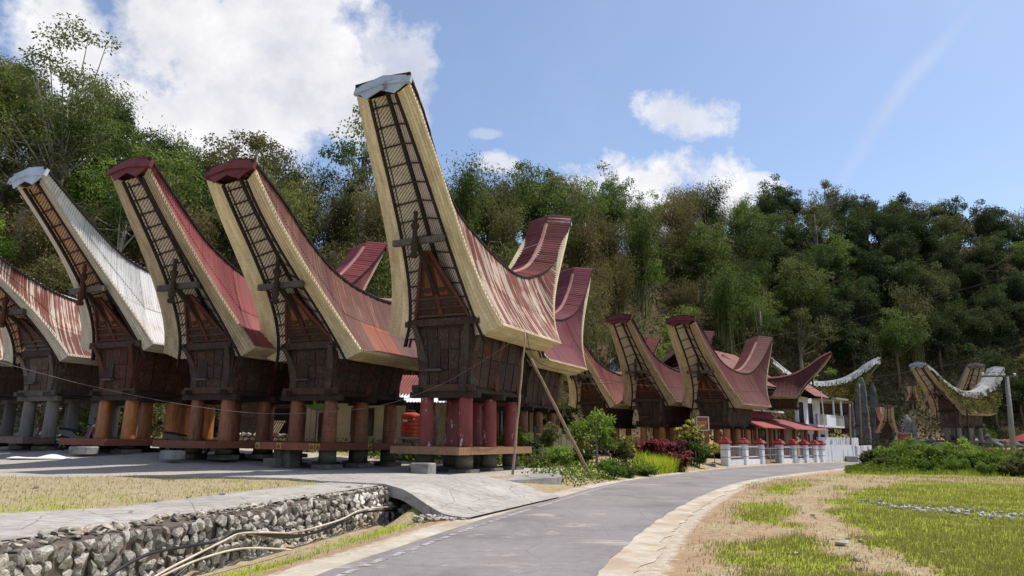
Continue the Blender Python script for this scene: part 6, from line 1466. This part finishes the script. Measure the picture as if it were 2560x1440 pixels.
shrub('small reddish green shrub beside the tall slender shrub', at_d(1560, 33), 1.5, .6, 'olive', 2, .15, 16, 50, .7)
for i, (px, Y, h, c, m, lab) in enumerate([(1395, 30.5, .95, .75, 'bright', 'bright green weedy bush beside the bent zinc sheet'), (1450, 31, 1.0, .6, 'tree', 'dark leafy bush behind the bent zinc sheet'), (1528, 29.5, .85, .6, 'bright', 'low fresh green bush at the foot of the slender shrub'), (1565, 31, .6, .55, 'bright', 'low broad leaved weed clump before the red leaved row'), (1345, 29.8, .5, .6, 'olive', 'low weed clump beside the tan deck end'), (1600, 32.5, .5, .6, 'bright', 'creeping green weed clump at the grass edge'),
                               (1375, 34, 1.9, .55, 'olive', 'thin upright shrub before the patched plank fence'), (1300, 34.3, 1.7, .5, 'bright', 'yellow green shrub behind the red pillars'), (1262, 34.5, 1.6, .4, 'bright', 'small green shrub seen between the red pillars')]):
    shrub(lab, at_d(px, Y), h, c, m, 10 + i, .11, 24, 70, .95 if h < 1.2 else .7)
strap_plant('dark_shrub', 'dark purple leaved plant beside the patched plank fence', 'plant', at_d(1335, 31.5), 5, .95, .3, .05, 'dark', 5, None, .12, 16, .9, 3)
strap_plant('dracaena', 'yellow topped dracaena behind the leaning bamboo prop', 'plant', at_d(1452, 32.5), 2, 1.35, .55, .035, 'yellow', 6, None, .1, 34, .8, 2)
strap_plant('dracaena', 'yellow green dracaena above the left end of the red row', 'plant', at_d(1568, 36.5), 4, 1.25, .45, .04, 'yellow', 7, None, .3, 24, .9, 2)
strap_plant('dracaena', 'single stemmed yellow dracaena beside the first white fence post', 'plant', at_d(1787, 44.2), 1, 1.6, .62, .04, 'yellow', 8, None, .03, 60, .8, 2)
for i, px in enumerate([1545, 1572, 1598, 1622, 1645, 1668, 1690, 1606, 1655]):
    strap_plant('cordyline', 'dark red cordyline plant in the red leaved row', 'plant', at_d(px, 37.5 + .6 * (i % 3)), 6, .95 + .12 * (i % 3), .42, .045, 'red', 20 + i, 'red cordyline row', .4, 20, .9, 4)
shrub('rounded green bush with yellow tips beside the brown sign', at_d(1730, 42), 1.75, 1.0, 'tree', 33, .16, 40, 90, .97, name='round_bush')
for i, (dx, dy) in enumerate([(-.2, -.2), (.25, 0), (0, .3), (.1, -.5), (-.5, .1)]):
    q = at_d(1730, 42); strap_plant('variegated_plant', 'yellow variegated plant rising out of the rounded green bush', 'plant', (q[0] + dx, q[1] + dy), 3, 1.75 + .1 * i, .4, .04, 'yellow', 50 + i, 'yellow plants in the rounded bush', .3, 22, .9, 2)
def covers():
    r = random.Random(12); pts = []; V = []; Fc = []; T = []
    for i in range(5200):   # long grass tuft before the red row
        px = r.gauss(1685, 38); Y = 36.5 + r.gauss(0, 1.1); x, y = at_d(px, Y)
        if x < RL(y) - .9: pts.append((x, y, gz(x, y), 1))
    blades('long_grass', 'long arching grass before the red leaved row', pts, 'grass', .35, .8, .012, .8, 6)
    for i in range(40000):   # creeping weeds between the barn and the road
        x = r.uniform(.3, 9); y = r.uniform(24.3, 42); u = RL(y) - x
        if u < .75 or u > 5.5: continue
        p = Vector((x, y)) - ROW0
        if p.dot(RW) > -2.3: continue
        k = nz2(x, y, .8, 6) + .25
        if r.random() > .25 + .9 * k: continue
        h = r.random()**2 * .28 * (1 + k); s = r.uniform(.05, .12); leaf(V, Fc, T, Vector((x, y, gz(x, y) + h)), (rv(r) + Vector((0, 0, .5))).normalized(), rv(r), s, s * .8, max(0, min(1, .55 + .5 * k + r.uniform(-.35, .3) - .2)))
    tag(obj('creeping_weeds', mdata('creeping_weeds', V, Fc, LM['bright'], tint=T)), 'creeping weeds covering the slope between barn and road', 'weeds', None, 'stuff')
    V, Fc, T = [], [], []
    for i in range(30000):   # weeds and shrubs behind the barn row
        a = r.uniform(-9, 24); b = r.uniform(3.4, 11); x, y = ROW0.x + RW.x * a - FW.x * b, ROW0.y + RW.y * a - FW.y * b; k = nz2(x, y, .45, 4) + .1
        if r.random() > .2 + 1.2 * k or x > RL(y) - 4: continue
        h = r.random()**2 * .5 * (1 + k); s = r.uniform(.08, .2); leaf(V, Fc, T, Vector((x, y, gz(x, y) + h)), (rv(r) + Vector((0, -.2, .5))).normalized(), rv(r), s, s * .7, max(0, min(1, .5 + .5 * k + r.uniform(-.35, .3))))
    tag(obj('yard_weeds', mdata('yard_weeds', V, Fc, LM['bright'], tint=T)), 'green weeds in the yard behind the barn row', 'weeds', None, 'stuff')
    # rocky bank behind the left barns
    V, Fc = [], []
    for i in range(900):
        x = r.uniform(-34, -14); y = interp(x, HBx, HBy) + r.uniform(-2.5, 6); s = r.uniform(.15, .6); me = r.choice(RUBS); R_ = Matrix.Rotation(r.uniform(0, 6), 3, 'Z') @ Matrix.Rotation(r.uniform(-.6, .6), 3, 'X'); n = len(V)
        V += [Vector((x, y, gz(x, y) + s * .15)) + R_ @ (v.co * s) for v in me.vertices]; Fc += [tuple(q + n for q in p.vertices) for p in me.polygons]
    tag(mk('rock_bank', (V, Fc), MAT['rubble']), 'bank of pale limestone rubble behind the left barns', 'rubble', None, 'stuff')
    V, Fc, T = [], [], []
    for i in range(9000):   # dead leaves on the slope beside the left roofs
        x = r.uniform(-40, -22); y = interp(x, HBx, HBy) + r.uniform(4, 17); s = r.uniform(.2, .45); leaf(V, Fc, T, Vector((x, y, gz(x, y, det=False) + r.random()**2 * 1.0)), (rv(r) + Vector((.2, -.5, .4))).normalized(), rv(r), s, s * .5, r.random())
    tag(obj('dead_scrub', mdata('dead_scrub', V, Fc, LM['dry'], tint=T)), 'reddish brown dead scrub on the slope behind the left barns', 'scrub', None, 'stuff')
covers()
# ------------------------------------------------------------------ overgrown bank on the right
def bank():
    r = random.Random(17)
    for i, (px, py, Y, s) in enumerate([(2185, 1155, 45, .75), (2230, 1160, 44, 1.0), (2275, 1160, 44, 1.15), (2320, 1165, 43, 1.15), (2365, 1170, 43, 1.05), (2410, 1180, 42, .95), (2455, 1185, 41, .85), (2495, 1195, 40, .75), (2535, 1205, 39, .65), (2260, 1145, 48, 1.2), (2330, 1145, 48, 1.25), (2400, 1150, 47, 1.15), (2210, 1170, 41, .5), (2300, 1180, 40.5, .6), (2380, 1190, 40, .6), (2450, 1200, 38.5, .5), (2475, 1175, 46, .9)]):
        x, y = at_d(px, Y); k = ['olive', 'bright', 'bright', 'bright'][i % 4]; s *= .74
        shrub('tangled bush of the overgrown bank beside the field', (x, y), 2.1 * s, 1.5 * s, k, 70 + i, .17, 44, 90, .98, 'bank_bush', 'bush', 'bushes of the overgrown bank')
    V, Fc, T = [], [], []
    for i in range(52000):
        px = r.uniform(2110, 2580); Y = r.uniform(39, 49); x, y = at_d(px, Y); e = ss(px, 2110, 2230) * ss(Y, 38.5, 43); h = e * (.2 + 1.0 * r.random()**1.3) * max(.1, .75 + 1.1 * nz2(x, y, .55, 3)); s = r.uniform(.08, .2)
        leaf(V, Fc, T, Vector((x, y, gz(x, y) + h)), (rv(r) + Vector((0, -.3, .5))).normalized(), rv(r), s, s * .6, max(0, min(1, .55 + .7 * nz2(x, y, .7, 1) + r.uniform(-.3, .3))))
    tag(obj('bank_weeds', mdata('bank_weeds', V, Fc, LM['bright'], tint=T)), 'weeds matted over the overgrown bank', 'weeds', None, 'stuff')
    for i, (px, Y) in enumerate([(2440, 60), (2457, 59.5), (2478, 59), (2550, 57), (2515, 58)]):
        strap_plant('cordyline', 'red cordyline growing before the terrace wall', 'plant', at_d(px, Y), 5, 1.2, .45, .05, 'red', 90 + i, 'cordylines by the terrace wall', .4, 18, .9, 4)
    pts = []
    for i in range(9000):
        px = r.uniform(2030, 2560); Y = r.uniform(30, 44); x, y = at_d(px, Y)
        k = ss(Y + 2.5 * nz2(x, y, .4, 6), 34, 42)
        if x > RR(y) + 2.5 and r.random() < .15 + k: pts.append((x, y, gz(x, y), .3 + .8 * k + .4 * nz2(x, y, .5)))
    blades('bank_grass', 'coarse grass at the foot of the overgrown bank', pts, 'grass', .12, .4, .012, .8, 9)
bank()
def stored():
    for i, (px, py, z) in enumerate([(70, 1117, .95), (95, 1114, 1.0), (120, 1119, .92)]):
        p = at_z(px, py, z - .08); L_ = 1.6 + .3 * i; zz = gz(p.x, p.y) + .12 + (.16 if i == 1 else 0)
        tag(mk('log', tube([(-L_ / 2, .1 * i, 0), (0, .04, .02), (L_ / 2, -.1, 0)], [.12, .11, .10], 9), MAT['bark'], None, loc=(p.x, p.y, zz), rot=(0, 0, .1 * i), smooth=True), ('peeled log at the bottom of the pile before the dark grey pillars', 'upper log of the pile before the dark grey pillars', 'long thin log beside the pile before the dark grey pillars')[i], 'log')
    p = at_z(110, 1132, .82); V = []; Fc = []; n = 14
    for i in range(n + 1):
        for j in range(7): x, y = -1.1 + 2.2 * i / n, -.3 + .6 * j / 6; V.append((x, y, (.03 + .16 * max(0, nz2(x * 1.2, y, 1, 3) + .25)) * (1 - (2 * j / 6 - 1)**4) * (1 - (x / 1.1)**4) + .01))
    for i in range(n):
        for j in range(6): Fc.append((i * 7 + j, (i + 1) * 7 + j, (i + 1) * 7 + j + 1, i * 7 + j + 1))
    tag(mk('tarpaulin', (V, Fc), MAT['white'], None, loc=(p.x, p.y, gz(p.x, p.y) + .01), smooth=True), 'crumpled white tarpaulin on the ground before the dark grey pillars', 'tarpaulin')
stored()
# singled-out trees
PROTO['tall'] = [tree_meshes(400, 14., 3.6, .62, 95, 120, .22, 'tree', 'bark_pale', 0, .7, 1.1)]; KIND['tall'] = KIND['airy']
plant('tall', *at_d(45, 50), 1.1, 1, 'tallest airy tree rising against the cloud behind the zinc roofed barn', False, idx=0, name='tall_tree', sz=1.12)
plant('airy', *at_d(560, 62), 1.25, 2, 'pale limbed airy tree standing out on the ridge', False, idx=0)
plant('bright', *at_d(2020, 96), 1.35, 1, 'round yellow green tree before the dark hill', False, z=None)
plant('dark', *at_d(2340, 128), 1.25, 1, 'big dark crowned tree topping the right ridge', False)
